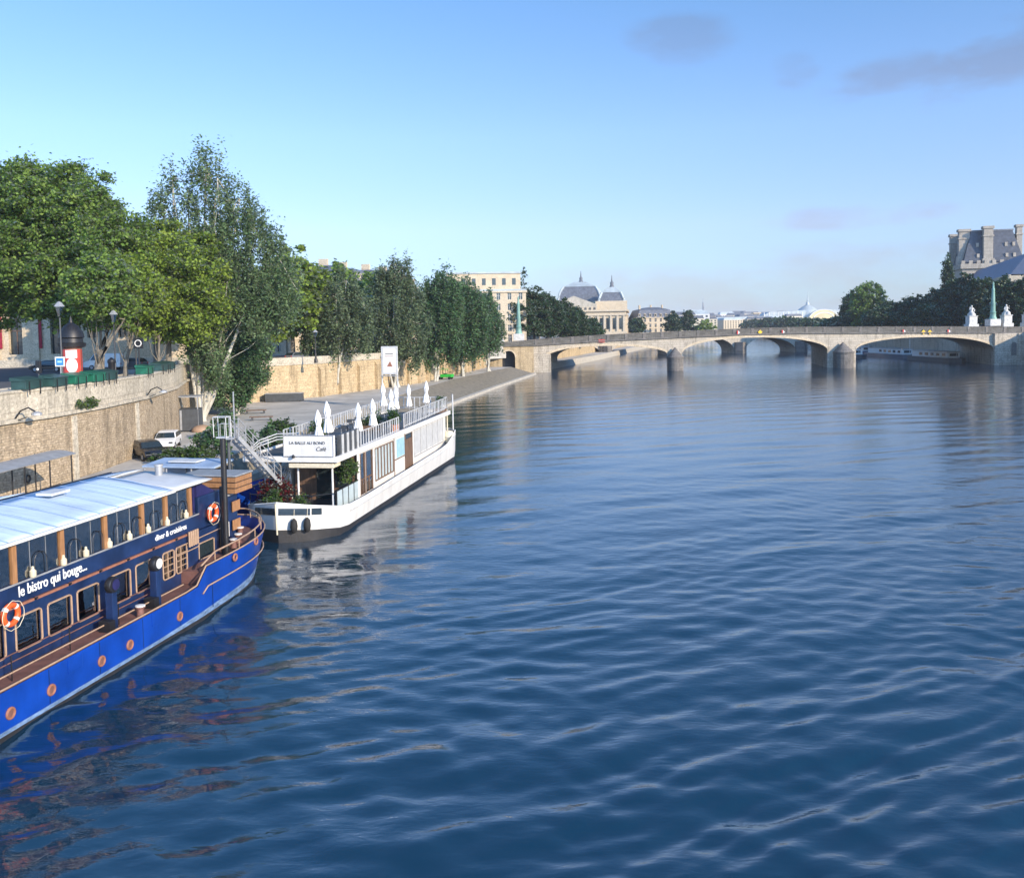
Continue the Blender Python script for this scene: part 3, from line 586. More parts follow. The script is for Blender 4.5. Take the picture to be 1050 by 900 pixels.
# abutments
ab = MB(); ab.box(5.2, 10.4, -1.6, 0.06, -1.5, 4.9); ab.build('abutment', 'stone_bridge', br, bevel=.05)
ab = MB(); ab.box(128.3, 132.6, -1.0, .06, -1.5, 8.4); ab.box(134.6, 139, -1.0, .06, -1.5, 8.4); ab.box(132.6, 134.6, -.6, .06, -1.5, 8.4); ab.build('abutment', 'stone_bridge', br, bevel=.05)
nm = MB(); nm.front([(132.9+.7+.7*math.cos(math.pi*k/8)-.0, 5.4+.7*math.sin(math.pi*k/8)) for k in range(9)]+[(132.9, 2.6), (134.3, 2.6)], -.66, -.601); nm.build('niche', 'stone_pier', br)
# the quay tunnel through the left wing wall, facing up the lower quay
tn = T('tunnel_portal', 'stone wing wall with a dark arched tunnel at the left foot of the bridge', 'tunnel', (-7.4, 231.3, 0))
o1 = [(-1.5, -1), (-1.5, 7.0), (13.2, 7.0), (13.2, -1)]; aw = 1.7; ax = 6.6
arc = [(ax+aw*math.cos(math.pi*k/14), 4.2+aw*math.sin(math.pi*k/14)) for k in range(15)]
mb = MB()
mb.front([(-1.5, -1), (ax-aw, -1), (ax-aw, 7.0), (-1.5, 7.0)], 0, 1.5); mb.front([(ax+aw, -1), (13.2, -1), (13.2, 7.0), (ax+aw, 7.0)], 0, 1.5)
for k in range(14): mb.front([arc[k+1], arc[k], (arc[k][0], 7.0), (arc[k+1][0], 7.0)], 0, 1.5)
mb.build('wall_face', 'stone_ashlar', tn)
mb = MB(); mb.box(-1.8, 13.5, -.25, 1.5, 7.0, 7.35); mb.build('cornice', 'stone_dark', tn, bevel=.04)
mb = MB()
for k in range(14):
    f = lambda p, s: (ax+(p[0]-ax)*s, 4.2+(p[1]-4.2)*s)
    mb.front([arc[k+1], arc[k], f(arc[k], 1.22), f(arc[k+1], 1.22)], -.06, 0.02)
mb.build('arch_ring', 'stone_pale', tn)
mb = MB(); mb.box(ax-aw-.3, ax-aw-.02, 1.5, 2.6, -1, 6.5); mb.box(ax+aw+.02, ax+aw+.3, 1.5, 2.6, -1, 6.5); mb.box(ax-aw-.3, ax+aw+.3, 2.6, 2.66, -1, 6.5); mb.build('tunnel_darkness', 'antifoul', tn)  # black sides and closing back stand in for the tunnel's unlit depth
mb = MB(); mb.box(-1.5, 13.2, 0.2, .5, 7.35, 8.3); mb.build('parapet', 'stone_dark', tn)

# ---- the second bridge
r0 = Vector((12, 352, 0)); r1 = Vector((146, 366, 0)); rd = (r1-r0).normalized()
rb = T('stone_bridge', 'second, humped stone bridge farther downstream, seen through the arches of the first', 'bridge', r0, math.atan2(rd.y, rd.x))
Lr = (r1-r0).length; spans = [(3, 24), (28.5, 52), (56.5, 80), (84.5, 106), (110.5, 130)]
def rsof(x):
    for a, b in spans:
        if a <= x <= b: u = (x-a)/(b-a)*2-1; cr = 6.9-.0009*(x-67)**2; return 1.0+(cr-1.0)*math.sqrt(max(0, 1-abs(u)**2.1))
    return -1.5
sx2 = sorted(set([0.0, Lr]+[round(a+(b-a)*(.5-.5*math.cos(math.pi*k/18)), 3) for a, b in spans for k in range(19)]+[round(v, 3) for a, b in spans for v in (a-.01, b+.01)]))
vs = []; fs = []
for x in sx2:
    zt = 8.6-.0007*(x-67)**2; vs += [(x, 0, rsof(x)), (x, 0, zt), (x, 16, rsof(x)), (x, 16, zt)]
for i in range(len(sx2)-1): a = 4*i; b = a+4; fs += [(a, b, b+1, a+1), (a+2, a+3, b+3, b+2), (a, a+2, b+2, b), (a+1, b+1, b+3, a+3)]
MB().add(vs, fs).build('arched_body', 'stone_bridge', rb)
for (a, b), (c, d) in zip(spans[:-1], spans[1:]):
    x0, x1 = b-.1, c+.1; MB().prism([(x0, .05), (x0, -1.2), ((x0+x1)/2, -3.4), (x1, -1.2), (x1, .05)], -1.5, 4.6).build('pier', 'stone_pier', rb)
vs = []; fs = []
for x in sx2: zt = 8.6-.0007*(x-67)**2; vs += [(x, -.15, zt), (x, .3, zt), (x, .3, zt+1), (x, -.15, zt+1)]
for i in range(len(sx2)-1):
    for k in range(4): fs.append((4*i+k, 4*i+(k+1) % 4, 4*i+4+(k+1) % 4, 4*i+4+k))
MB().add(vs, fs).build('parapet', 'stone_pale', rb)

# ---- things standing on the near bridge
def ztop(x): return interp(x, topx, topz)
def obelisk(loc, label):
    t = T('obelisk_lamp', label, 'lamp', loc, scale=(.85, .85, .85), group='bronze obelisk lamps at the ends of the bridge')
    MB().box(-1.7, 1.7, -1.7, 1.7, -1.0, 1.2).build('plinth', 'statue', t, bevel=.05)
    MB().lathe([(1.15, 1.2), (1.15, 1.5), (.9, 2.0), (.85, 3.2), (1.0, 3.4), (.72, 3.7), (.66, 6.0), (.7, 6.3), (.58, 6.6), (.45, 10.5), (.5, 10.8), (.32, 11.1), (.25, 12.3), (.3, 12.5), (.04, 13.2)], n=12).build('shaft', 'verdigris', t, smooth=True)
    for s in (-1, 1): MB().tube([(0, 0, 6.2), (.9*s, 0, 6.6), (1.1*s, 0, 6.3)], .06, 5).build('arm', 'verdigris', t); MB().lathe([(.05, 0), (.24, .12), (.28, .5), (.1, .8)], (1.1*s, 0, 5.5), 8).build('lantern', 'glass', t)
p = onz(532, 345, 9.0); d = 238.
obelisk(ony(532, 346, 240), 'green bronze obelisk lamp at the left end of the bridge, before the dark trees')
obelisk(ony(1018, 331, 240), 'green bronze obelisk lamp at the right end of the bridge, between two seated statues')
def statue(px, py, label, seed, mir=1):
    P = ony(px, py, 240); t = T('seated_statue', label, 'statue', P, scale=(.72, .72, .72), group='white seated stone statues on the right end of the bridge')
    MB().box(-1.9, 1.9, -1.9, 1.9, -1.3, .45).build('step', 'statue', t, bevel=.05)
    MB().box(-1.5, 1.5, -1.5, 1.5, .45, 3.3).build('pedestal', 'statue', t, bevel=.05)
    MB().box(-1.7, 1.7, -1.7, 1.7, 3.3, 3.55).build('cornice', 'statue', t, bevel=.04)
    mb = MB()
    mb.prism([(-1.1, -1), (1.1, -1), (1.1, 1), (-1.1, 1)], 3.55, 4.4)
    mb.lathe([(1.15, 3.6), (1.1, 4.4), (.85, 5.0), (.62, 5.3), (.55, 5.8), (.66, 6.3), (.6, 6.6), (.2, 6.8)], n=14)
    mb.lathe([(.9, 3.6), (.75, 4.6), (.4, 4.9)], (-.2*mir, -.9, 0), 12)
    mb.tube([(.5*mir, -.1, 6.4), (.95*mir, -.4, 5.7), (.6*mir, -.9, 5.1)], [.26, .22, .16], 8)
    mb.tube([(-.5*mir, -.1, 6.4), (-.95*mir, -.3, 5.9), (-.8*mir, -.5, 7.0)], [.26, .22, .12], 8)
    mb.sphere((0, -.05, 7.15), .36, 12, 8, 1.2); mb.tube([(0, 0, 6.5), (0, 0, 7.0)], .17, 8)
    mb.build('figure', 'statue', t, smooth=True); return t
statue(996, 333.5, 'white seated stone statue left of the right-hand bronze obelisk', 1, 1)
statue(1031.5, 332.5, 'white seated stone statue just right of the right-hand bronze obelisk', 2, -1)
statue(1054, 332.0, 'white statue pedestal cut by the right edge of the picture, rightmost on the bridge', 3, 1)
statue(512, 349.5, 'white seated stone statue at the left end of the bridge, left of the obelisk lamp', 4, 1)
def sign_round(px, py, kind, label, cat='sign'):
    P = ony(px, py, YF-.35); t = T('navigation_sign', label, cat, (P.x, P.y, P.z), scale=(.72, 1, .72), group='river navigation signs fixed to the bridge parapet')
    if kind == 'noentry':
        MB().box(-1.15, 1.15, 0, .08, -.55, .55).build('sign_panel', 'redpaint', t); MB().box(-.85, .85, -.03, -.002, -.16, .16).build('white_bar', 'white', t)
    elif kind == 'diamond':
        MB().front([(-.85, 0), (0, -.85), (.85, 0), (0, .85)], 0, .08).build('sign_panel', 'yellow', t); MB().box(-.05, .05, .08, .33, -.3, .3).build('bracket', 'black', t)
    elif kind == 'half':
        MB().front([(-.0, -.75), (.62, 0), (0, .75), (-.0, .75)], 0, .08).build('sign_panel', 'white', t); MB().front([(-.5, -.75), (-.01, -.75), (-.01, .75), (-.5, .75)], 0, .08).build('red_half', 'redpaint', t)
    MB().box(-.06, .06, .08, .35, -.9, .9).build('bracket', 'black', t)
sign_round(617, 349.5, 'noentry', 'small red sign with a white bar on the left part of the bridge parapet')
sign_round(757, 341, 'half', 'small white and red sign left of the lone yellow diamond on the bridge')
sign_round(779.5, 340.5, 'diamond', 'lone yellow diamond sign over the middle arch of the bridge')
sign_round(803, 340.5, 'half', 'small white and red sign right of the lone yellow diamond on the bridge')
sign_round(927, 340, 'half', 'small white sign left of the pair of yellow diamonds over the right arch')
sign_round(947, 340.5, 'diamond', 'left one of the pair of yellow diamond signs over the right arch')
sign_round(953.5, 340.5, 'diamond', 'right one of the pair of yellow diamond signs over the right arch')
sign_round(973, 340, 'half', 'small white sign right of the pair of yellow diamonds over the right arch')

# ================================================================== BUILDINGS
def facade(mb, x0, x1, z0, z1, wins, y0=0., th=.45):
    """wall in the x-z plane with real openings; wins = list of (xa, xb, za, zb) in rows"""
    rows = sorted(set((w[2], w[3]) for w in wins)); z = z0
    for za, zb in rows:
        if za > z: mb.box(x0, x1, y0, y0+th, z, za)
        ws = sorted([w for w in wins if (w[2], w[3]) == (za, zb)]); x = x0
        for w in ws: mb.box(x, w[0], y0, y0+th, za, zb); x = w[1]
        mb.box(x, x1, y0, y0+th, za, zb); z = zb
    if z < z1: mb.box(x0, x1, y0, y0+th, z, z1)
def window_parts(par, wins, y, parts=True, limit=100, side=None):
    cache = {}
    for w in wins[:limit]:
        key = (round(w[1]-w[0], 2), round(w[3]-w[2], 2))
        if key in cache:
            o = cache[key].copy(); COL.objects.link(o); o.parent = par
        else:
            a, h = key; mb = MB(); mb.box(-a/2, a/2, .28, .3, 0, h)
            o = mb.build('window', 'glass', par); cache[key] = o
            f = MB(); f.box(-a/2, -a/2+.07, .2, .27, 0, h); f.box(a/2-.07, a/2, .2, .27, 0, h); f.box(-.04, .04, .2, .27, 0, h); f.box(-a/2+.07, a/2-.07, .2, .27, h*.62, h*.62+.07)
            f.build('frame', 'white', o)
        o.location = ((w[0]+w[1])/2, y, w[2])
        if o is not cache[key]:
            for c in cache[key].children:
                c2 = c.copy(); COL.objects.link(c2); c2.parent = o
def house(label, cat, loc, rz, w, d, h, storeys, bays, wall='stone_fac', roof='slate', rt='mansard', rh=4.5, group=None, win=True, name='building', chim=2, ww=1.15, dormers=True):
    t = T(name, label, cat, loc, rz, group); wins = []
    sh = h/storeys; bw = w/bays
    for s in range(storeys):
        for b in range(bays):
            hh = sh*.62 if s else sh*.68; wins.append((b*bw+bw/2-ww/2, b*bw+bw/2+ww/2, s*sh+sh*.18, s*sh+sh*.18+hh))
    mb = MB(); facade(mb, 0, w, 0, h, wins if win else [])
    mb.box(0, w, .46, d, 0, h); 
    mb.build('wall', wall, t)
    cm = MB(); cm.box(-.35, w+.35, -.4, .0, h-.5, h); MB().box(-.1, w+.1, -.15, 0, sh*1.02-.3, sh*1.02-.1).build('string_course', wall, t); cm.box(-.35, -.0, 0, d, h-.5, h); cm.box(w, w+.35, 0, d, h-.5, h); cm.build('cornice', wall, t)
    if win: window_parts(t, wins, 0)
    if rt == 'mansard':
        rm = MB(); i1 = rh*.35; i2 = min(w, d)*.35
        q = lambda k, z: [(k, k, z), (w-k, k, z), (w-k, d-k, z), (k, d-k, z)]
        V = q(0.05, h)+q(i1, h+rh*.75)+q(i2, h+rh); F = [(i, (i+1) % 4, (i+1) % 4+4, i+4) for i in range(4)]+[(i+4, (i+1) % 4+4, (i+1) % 4+8, i+8) for i in range(4)]+[(8, 9, 10, 11)]
        rm.add(V, F); ro = rm.build('roof', roof, t)
        if dormers:
            first = None
            for b in range(bays):
                x = b*bw+bw/2
                if first is None:
                    first = MB().box(-.6, .6, .15, 2.0, h+.3, h+2.2).build('dormer', wall, ro); MB().box(-.4, .4, .11, .147, h+.6, h+1.9).build('pane', 'glass', first); o = first
                else:
                    o = first.copy(); COL.objects.link(o); o.parent = ro
                    for c in list(first.children): c2 = c.copy(); COL.objects.link(c2); c2.parent = o
                o.location = (x, 0, 0)
    else:
        ro = MB().box(-.2, w+.2, -.2, d, h, h+.5).build('roof', roof, t)
    for k in range(chim):
        x = w*(k+.6)/(chim+.2); MB().box(x-.4, x+.4, d*.45, d*.45+2.2, h+rh*.5, h+rh+1.6).build('chimney', wall, ro)
    return t
# street front under the plane trees
W0 = Vector((-96, 128.5, 7.3)); t = T('academy_building', 'long beige stone building with tall windows, across the street behind the plane trees', 'building', W0, R(0))
wins = [(x, x+2.0, 1.9, 8.6) for x in (4.5, 10.5, 16.7, 22.5, 28.6)]+[(x, x+1.6, 4.2, 8.6) for x in (34, 38.5, 43, 47.5)]
w1 = [w for w in wins if w[2] == 1.9]; w2 = [w for w in wins if w[2] == 4.2]
mb = MB(); facade(mb, 0, 31.5, 0, 13.2, w1, th=.8); facade(mb, 31.5, 52, 0, 13.2, w2, th=.8); mb.box(0, 52, .82, 18, 0, 13.2); mb.build('wall', 'stone_pale', t)
cm = MB(); cm.box(-.3, 52.3, -.5, 0, 9.3, 9.9); cm.box(-.3, 52.3, -.7, 0, 12.4, 13.25); cm.box(0, 52, -.25, 0, 0, 1.1); cm.build('cornice', 'stone_cap', t)
for x in (2.6, 8.6, 14.7, 20.6, 26.6, 32.2): MB().box(x-.45, x+.45, -.35, -.002, 1.1, 9.3).build('pilaster', 'stone_pale', t)
for w in wins:
    g = MB().box(w[0], w[1], .55, .6, w[2], w[3]).build('window', 'glass', t); f = MB(); f.box((w[0]+w[1])/2-.06, (w[0]+w[1])/2+.06, .45, .54, w[2], w[3]); f.box(w[0], w[1], .45, .54, w[2]+3.4, w[2]+3.55); f.build('frame', 'woodbrown', g)
MB().box(18.0, 20.0, -.3, .2, 0, 5.3).build('door', 'woodbrown', t)
rf = MB(); rf.prism([(-.3, -.3), (52.3, -.3), (52.3, 18), (-.3, 18)], 13.26, 13.35); rf.add([(0, 0, 13.35), (52, 0, 13.35), (52, 18, 13.35), (0, 18, 13.35), (4, 9, 17), (48, 9, 17)], [(0, 1, 5, 4), (1, 2, 5), (2, 3, 4, 5), (3, 0, 4)]); rf.build('roof', 'slate', t)
for i, (x, l) in enumerate(((20.1, 'red banner hanging on the beige facade, leftmost one in the picture'), (25.9, 'red banner hanging on the beige facade, between two stone pilasters'), (14.4, 'red banner hanging on the beige facade at the left picture edge'))):
    bm_ = MB(); bm_.box(-.7, .7, -.12, -.09, -6.2, 0); bm_.tube([(-.8, -.1, .03), (.8, -.1, .03)], .05, 6)
    bo = bm_.build('banner', 'red', None, loc=(W0.x+x+.9, W0.y-.15, 7.3+9.0)); tag(bo, l, 'banner', 'red banners on the beige facade')
# houses along the quay behind the trees
def pt_heading(a, b): return math.atan2(b[1]-a[1], b[0]-a[0])
rows_ = [((-58, 146), (-45, 176), 11.5, 3, 'stone_fac', 'grey mansard-roofed stone house farther along the quay behind the plane trees'),
         ((-45, 177), (-38.5, 200), 12.5, 4, 'stone_pale', 'pale stone house with a zinc roof just showing over the poplar tops'),
         ((-38.5, 201), (-33, 225), 16, 5, 'stone_fac', 'brown-grey house with chimneys showing above the tall poplar'),
         ((-33, 226), (-26.5, 250), 16.5, 5, 'stone_pale', 'cream house behind the darker poplars, its roof level with their tops')]
for (a, b, h, st, wl_, lab) in rows_:
    ln = math.hypot(b[0]-a[0], b[1]-a[1]); house(lab, 'building', (a[0], a[1], 7.3), pt_heading(a, b), ln-.3, 14, h, st, 7, wl_, 'zinc' if 'zinc' in lab else 'slate', rh=4)
# big square building left of the bridge end, flat roofed
house('big flat-topped beige building at the left end of the bridge behind the last poplar', 'building', (-21.5, 257.5, 7.3), R(3), 26, 26, 15.5, 5, 8, 'stone_fac', 'zinc', 'flat', rh=.6, chim=0)
t = T('building', 'set-back attic block with a cream front rising over the flat-topped beige building', 'building', (-19, 263, 22.8), R(3)); MB().box(0, 22, 0, 18, 0.55, 5.4).build('wall', 'stone_pale', t); MB().box(-.3, 22.3, -.3, 18.3, 5.4, 5.9).build('roof', 'zinc', t)
for k in range(7): MB().box(1.5+k*3, 2.6+k*3, -.05, -.002, 2, 4).build('window', 'glass', t)
house('white-grey stone house low behind the dark trees at the left bridge end', 'building', (0.5, 285, 7.3), R(62), 20, 14, 8, 3, 7, 'stone_pale', 'slate', rh=3)
# the railway-palace museum
def lantern_roof(par, x0, x1, y0, y1, z, h, slope, name='pavilion_roof'):
    q = lambda k, zz: [(x0+k, y0+k, zz), (x1-k, y0+k, zz), (x1-k, y1-k, zz), (x0+k, y1-k, zz)]
    mb = MB(); rings = [q(0, z)]
    for i in range(1, 6): u = i/5; rings.append(q(slope*(.25*u+.75*u**2.6), z+h*u))
    V = sum(rings, []); F = [(4*r+i, 4*r+(i+1) % 4, 4*r+4+(i+1) % 4, 4*r+4+i) for r in range(5) for i in range(4)]
    ro = mb.add(V, F).build(name, 'slate', par)
    top = rings[-1]; mm = MB(); cx_ = (x0+x1)/2; cy_ = (y0+y1)/2
    k2 = 2.5; kk = slope; T2 = q(kk-.3, z+h); T3 = q(kk+min(x1-x0-2*kk, y1-y0-2*kk)*.33, z+h+3.3)
    mm.add(T2+T3, [(0, 1, 5, 4), (1, 2, 6, 5), (2, 3, 7, 6), (3, 0, 4, 7), (4, 5, 6, 7)]); mm.build('zinc_cap', 'zinc', ro)
    for i in range(4): MB().tube([Vector(r[i]) for r in rings], .8, 5).build('rib', 'zinc', ro)
    fn = MB(); fn.lathe([(1.6, 0), (1.5, 1.2), (1.0, 1.8), (1.1, 3.4), (.45, 4.4), (.15, 8)], (cx_, cy_, z+h+2.9), 10); fn.build('finial', 'slate', ro)
    return ro
t = T('station_museum', 'huge ornate station-like museum with two domed slate pavilions, left of centre beyond the bridge', 'museum', (66.0, 505, 7.3), R(82))
BW, BD, BH = 90, 44, 13.6
wins = [(4+i*8.4, 8+i*8.4, 2.5, 10) for i in range(10)]
mb = MB(); facade(mb, 0, BW, 0, BH, wins, th=1.0); mb.box(0, BW, 1.02, BD, 0, BH); mb.build('wall', 'stone_pale', t)
for w in wins: MB().box(w[0], w[1], .7, .75, w[2], w[3]).build('window', 'glass', t)
ew = MB()
for i in range(12): ew.box(-.7, -.001, .6+i*3.7, 1.7+i*3.7, 1.6, 10.8)
ew.box(-1.0, -.001, -.4, BD, 10.8, 11.8); ew.box(-1.3, -.001, -.6, BD, 13.2, 14.2); ew.box(-.9, 0, -.4, BD, 0, 1.6)
ew.build('pilasters', 'stone_fac', t)
for i in range(11): MB().box(-.25, -.003, 2.2+i*3.7, 3.8+i*3.7, 3, 9.4).build('window', 'glass', t)
cr = MB(); cr.box(-1, BW, -1.0, -.001, 10.8, 11.8); cr.box(-1, BW, -1.3, -.002, 13.2, 14.2)
for i in range(10): cr.box(1.5+i*8.4, 2.9+i*8.4, -.9, -.003, 0, 10.8)
for i in range(14): cr.box(-.9, .3, .6+i*2.6, 1.7+i*2.6, 14.2, 16.0)
cr.build('cornice', 'stone_pale', t)
mb = MB(); mb.box(14, 50, 1, 16.5, BH, 16.2); mb.box(12, 15, -.6, 18, BH, 19.5); mb.build('attic', 'stone_pale', t)
lantern_roof(t, 14.5, 46, 1.0, 16.4, 16.2, 8.5, 2.2)
mb = MB(); mb.box(45, 88, 15.5, 43.5, BH, 20.5); mb.build('rear_wing', 'stone_pale', t)
lantern_roof(t, 47, 86, 16.2, 43, 20.5, 9.5, 3.4)
MB().front([(17, BH), (43, BH), (43, 17.5), (30, 22.5), (17, 17.5)], -.5, 40).build('gable', 'stone_cap', t).matrix_local = Matrix.Translation((0, 0, 0)) @ Matrix(((0, 1, 0, 1.5), (1, 0, 0, 0), (0, 0, 1, 0), (0, 0, 0, 1)))
# mansard block right of it
house('grey mansard block with dormers just right of the domed museum', 'building', (74.5, 520, 7.3), R(2), 22, 30, 9.5, 3, 7, 'stone_pale', 'slate', rh=6, chim=3)
# Louvre-like pavilion and wing on the right
t = T('palace_pavilion', 'tall steep-roofed slate pavilion with big stone chimneys rising over the trees at the right edge', 'palace', (187.5, 366, 6.4), R(-14))
mb = MB(); facade(mb, 0, 24, 0, 28, [(2.5+i*5.2, 4.7+i*5.2, z, z+5) for i in range(4) for z in (4, 12, 20)], th=.8); mb.box(0, 24, .82, 26, 0, 28); mb.build('wall', 'stone_grey', t)
window_parts(t, [(2.5+i*5.2, 4.7+i*5.2, z, z+5) for i in range(4) for z in (4, 12, 20)], 0)
c = MB(); c.box(-.8, 24.8, -1, 0, 27, 29); c.box(-.8, 0, 0, 26, 27, 29); c.box(24, 24.8, 0, 26, 27, 29)
for i in range(9): c.box(-.5+i*2.9, .9+i*2.9, -.9, -.2, 29, 30.3)
c.build('cornice', 'stone_grey', t)
q = lambda k, zz: [(k, k, zz), (24-k, k, zz), (24-k, 26-k, zz), (k, 26-k, zz)]
ro = MB().add(q(.3, 28.5)+q(4.2, 42.5), [(0, 1, 5, 4), (1, 2, 6, 5), (2, 3, 7, 6), (3, 0, 4, 7), (4, 5, 6, 7)]).build('roof', 'slatedark', t)
MB().box(3.9, 20.1, 3.9, 22.1, 42.4, 43.1).build('roof_crest', 'slate', ro)
def chimney(x, y, w, z0, z1):
    m_ = MB(); m_.box(x-w/2, x+w/2, y-1.2, y+1.2, z0, z1); m_.box(x-w/2-.4, x+w/2+.4, y-1.6, y+1.6, z1, z1+1.1); m_.box(x-w/2-.3, x+w/2+.3, y-1.5, y+1.5, z1-3.2, z1-2.6); m_.box(x-w/2-.5, x+w/2+.5, y-1.7, y+1.7, z0, z0+4); m_.build('chimney', 'stone_grey', ro, bevel=.1)
chimney(9.8, 1.4, 3.6, 27, 43.2); chimney(1.6, 5.0, 4.2, 28.5, 42.6); chimney(23.2, 8, 2.2, 28.5, 44); chimney(1.6, 20, 4, 28.5, 42)
for x in (6.2, 17.0, 19.8): 
    for z in (31.5, 36): m_ = MB(); m_.box(x-.5, x+.5, .3+(z-28.5)*.28-.3, 3+(z-28.5)*.28, z, z+1.6); m_.build('dormer', 'stone_grey', ro)
t = T('palace_wing', 'long palace wing with a blue slate roof running off the right edge behind the trees', 'palace', (200, 358, 8), R(-110))
Lw = 100; wn_ = [(3+i*6.2, 5.2+i*6.2, z, z+h_) for i in range(15) for z, h_ in ((2, 5), (9.5, 4.5))]
mb = MB(); facade(mb, 0, Lw, 0, 17.5, wn_, y0=-14, th=.7); mb.box(0, Lw, -13.28, 0, 0, 17.5); mb.build('wall', 'stone_fac', t)
window_parts(t, wn_, -14, limit=74)
MB().box(-.2, Lw, -14.7, -14, 16.6, 17.8).build('cornice', 'stone_fac', t)
MB().add([(0, -14.2, 17.8), (Lw, -14.2, 17.8), (Lw, 0, 17.8), (0, 0, 17.8), (0, -9.6, 24.2), (Lw, -9.6, 24.2), (Lw, -5, 24.2), (0, -5, 24.2)], [(0, 1, 5, 4), (2, 3, 7, 6), (4, 5, 6, 7), (0, 4, 7, 3), (1, 2, 6, 5)]).build('roof', 'slateblue', t)
# big glass-roofed hall far away
t = T('exhibition_palace', 'far exhibition palace with a pale glass roof, pointed spire and golden arched gable', 'palace', (400, 1400, 4), R(0))
MB().box(0, 150, 0, 40, 0, 17).build('wall', 'stone_pale', t)
m_ = MB(); m_.front([(0, 17), (4, 22), (12, 26.5), (70, 28.5), (70, 17)], 2, 36); m_.front([(108, 17), (108, 29), (135, 27), (150, 19), (150, 17)], 2, 36); m_.build('glass_roof', 'zinc', t)
m_ = MB()
for i in range(9): m_.box(3+i*7.6, 4+i*7.6, 1.4, 2, 17, 26)
m_.build('rib', 'white', t)
MB().lathe([(19, 0), (19, 14), (17.5, 20), (13, 25), (7, 29), (3.2, 31), (2.6, 35), (1.4, 36), (.5, 47), (.2, 52)], (78, 18, 6), 20).build('dome', 'zinc', t, smooth=True)
gable = [(72, 5)]+[(95+24*math.cos(math.pi-math.pi*k/16), 12+17*math.sin(math.pi*k/16)) for k in range(17)]+[(118, 5)]
MB().front(gable, -8, 3).build('gable', 'gable_ochre', t)
gb = MB()
for rr in (1.0, .72): 
    pr = [(95+24*rr*math.cos(math.pi*k/16), -8.2, 12+17*rr*math.sin(math.pi*k/16)) for k in range(17)]; gb.tube(pr, .7, 5)
gb.build('gable_arch', 'white', t)
tw = MB(); tw.box(-12, -4, 2, 12, 0, 24); tw.box(-14, -2, 0, 14, 24, 26); tw.build('corner_tower', 'stone_pale', t)
# distant city
rg = random.Random(8)
far_g = 'far-off pale city buildings along the horizon'
tmpl = []
for k, (wl_, rf_) in enumerate((('white', 'zinc'), ('stone_pale', 'slate'), ('stone_fac', 'zinc'), ('cream', 'slate'))):
    tt_ = T('far_building', 'small far-off pale building on the hazy skyline above the bridge', 'building', (0, 0, 0), 0, far_g)
    wz = [(1.5+i*3.3, 3.1+i*3.3, 3+s*3.4, 5+s*3.4) for i in range(7) for s in range(5)]
    m_ = MB(); facade(m_, 0, 24, 0, 20, wz, th=.5); m_.box(0, 24, .52, 14, 0, 20); m_.build('wall', wl_, tt_)
    m_ = MB(); m_.box(.1, 23.9, .51, .515, 3, 19); m_.build('windows', 'glass', tt_)['kind'] = 'stuff'
    MB().add([(0, 0, 20), (24, 0, 20), (24, 14, 20), (0, 14, 20), (2, 2, 23.5), (22, 2, 23.5), (22, 12, 23.5), (2, 12, 23.5)], [(0, 1, 5, 4), (1, 2, 6, 5), (2, 3, 7, 6), (3, 0, 4, 7), (4, 5, 6, 7)]).build('roof', rf_, tt_)
    tmpl.append(tt_)
used = [0]*4
def far_house(px, top, y, s=1., wfac=1.):
    P = ony(px, top, y); k = rg.randrange(4); z = P.z; h = 23.5; sz = max(.3, (z-4)/h)
    sc = (s*wfac, s, sz); lo_ = (P.x, P.y, 4.0)
    if not used[k]: o = tmpl[k]; o.location = lo_; o.scale = sc; o.rotation_euler = (0, 0, R(rg.uniform(-20, 25)))
    else: o = dup(tmpl[k], lo_, R(rg.uniform(-20, 25)), scale=sc)
    used[k] = 1
for px, top, y in [(684, 320, 760), (693, 319, 820), (702, 322, 900), (806, 322, 1150), (735, 324, 1100), (745, 321, 1300), (752, 325, 1100), (762, 319.5, 1700), (771, 322, 1500), (779, 320, 1900), (726, 322.5, 1500), (715, 321, 1700), (738, 320, 2000), (750, 319, 2100), (758, 322.5, 1200), (787, 324, 1250), (795, 319, 2000), (728, 325.5, 1000), (742, 326, 950), (766, 325, 1050), (775, 324.5, 1100), (810, 318.5, 2050), (700, 318, 1500), (690, 324, 700), (708, 325, 840)]:
    far_house(px, top, y, rg.uniform(.8, 1.3)*max(1, y/1300), 1.1)
t = T('far_tower', 'thin lattice tower standing on the far skyline left of the glass-roofed palace', 'tower', ony(721, 324, 1900)-Vector((0, 0, 20)))
m_ = MB()
for sx_, sy_ in ((1, 1), (-1, 1), (1, -1), (-1, -1)): m_.tube([(sx_*4, sy_*4, 0), (sx_*1.8, sy_*1.8, 22), (sx_*.4, sy_*.4, 50)], .8, 4)
for z in (10, 22, 34): s_ = 4-z*.07; m_.box(-s_, s_, -s_, s_, z, z+.8)
m_.build('lattice', 'grey', t); MB().tube([(0, 0, 50), (0, 0, 58)], .5, 5).build('mast', 'grey', t)

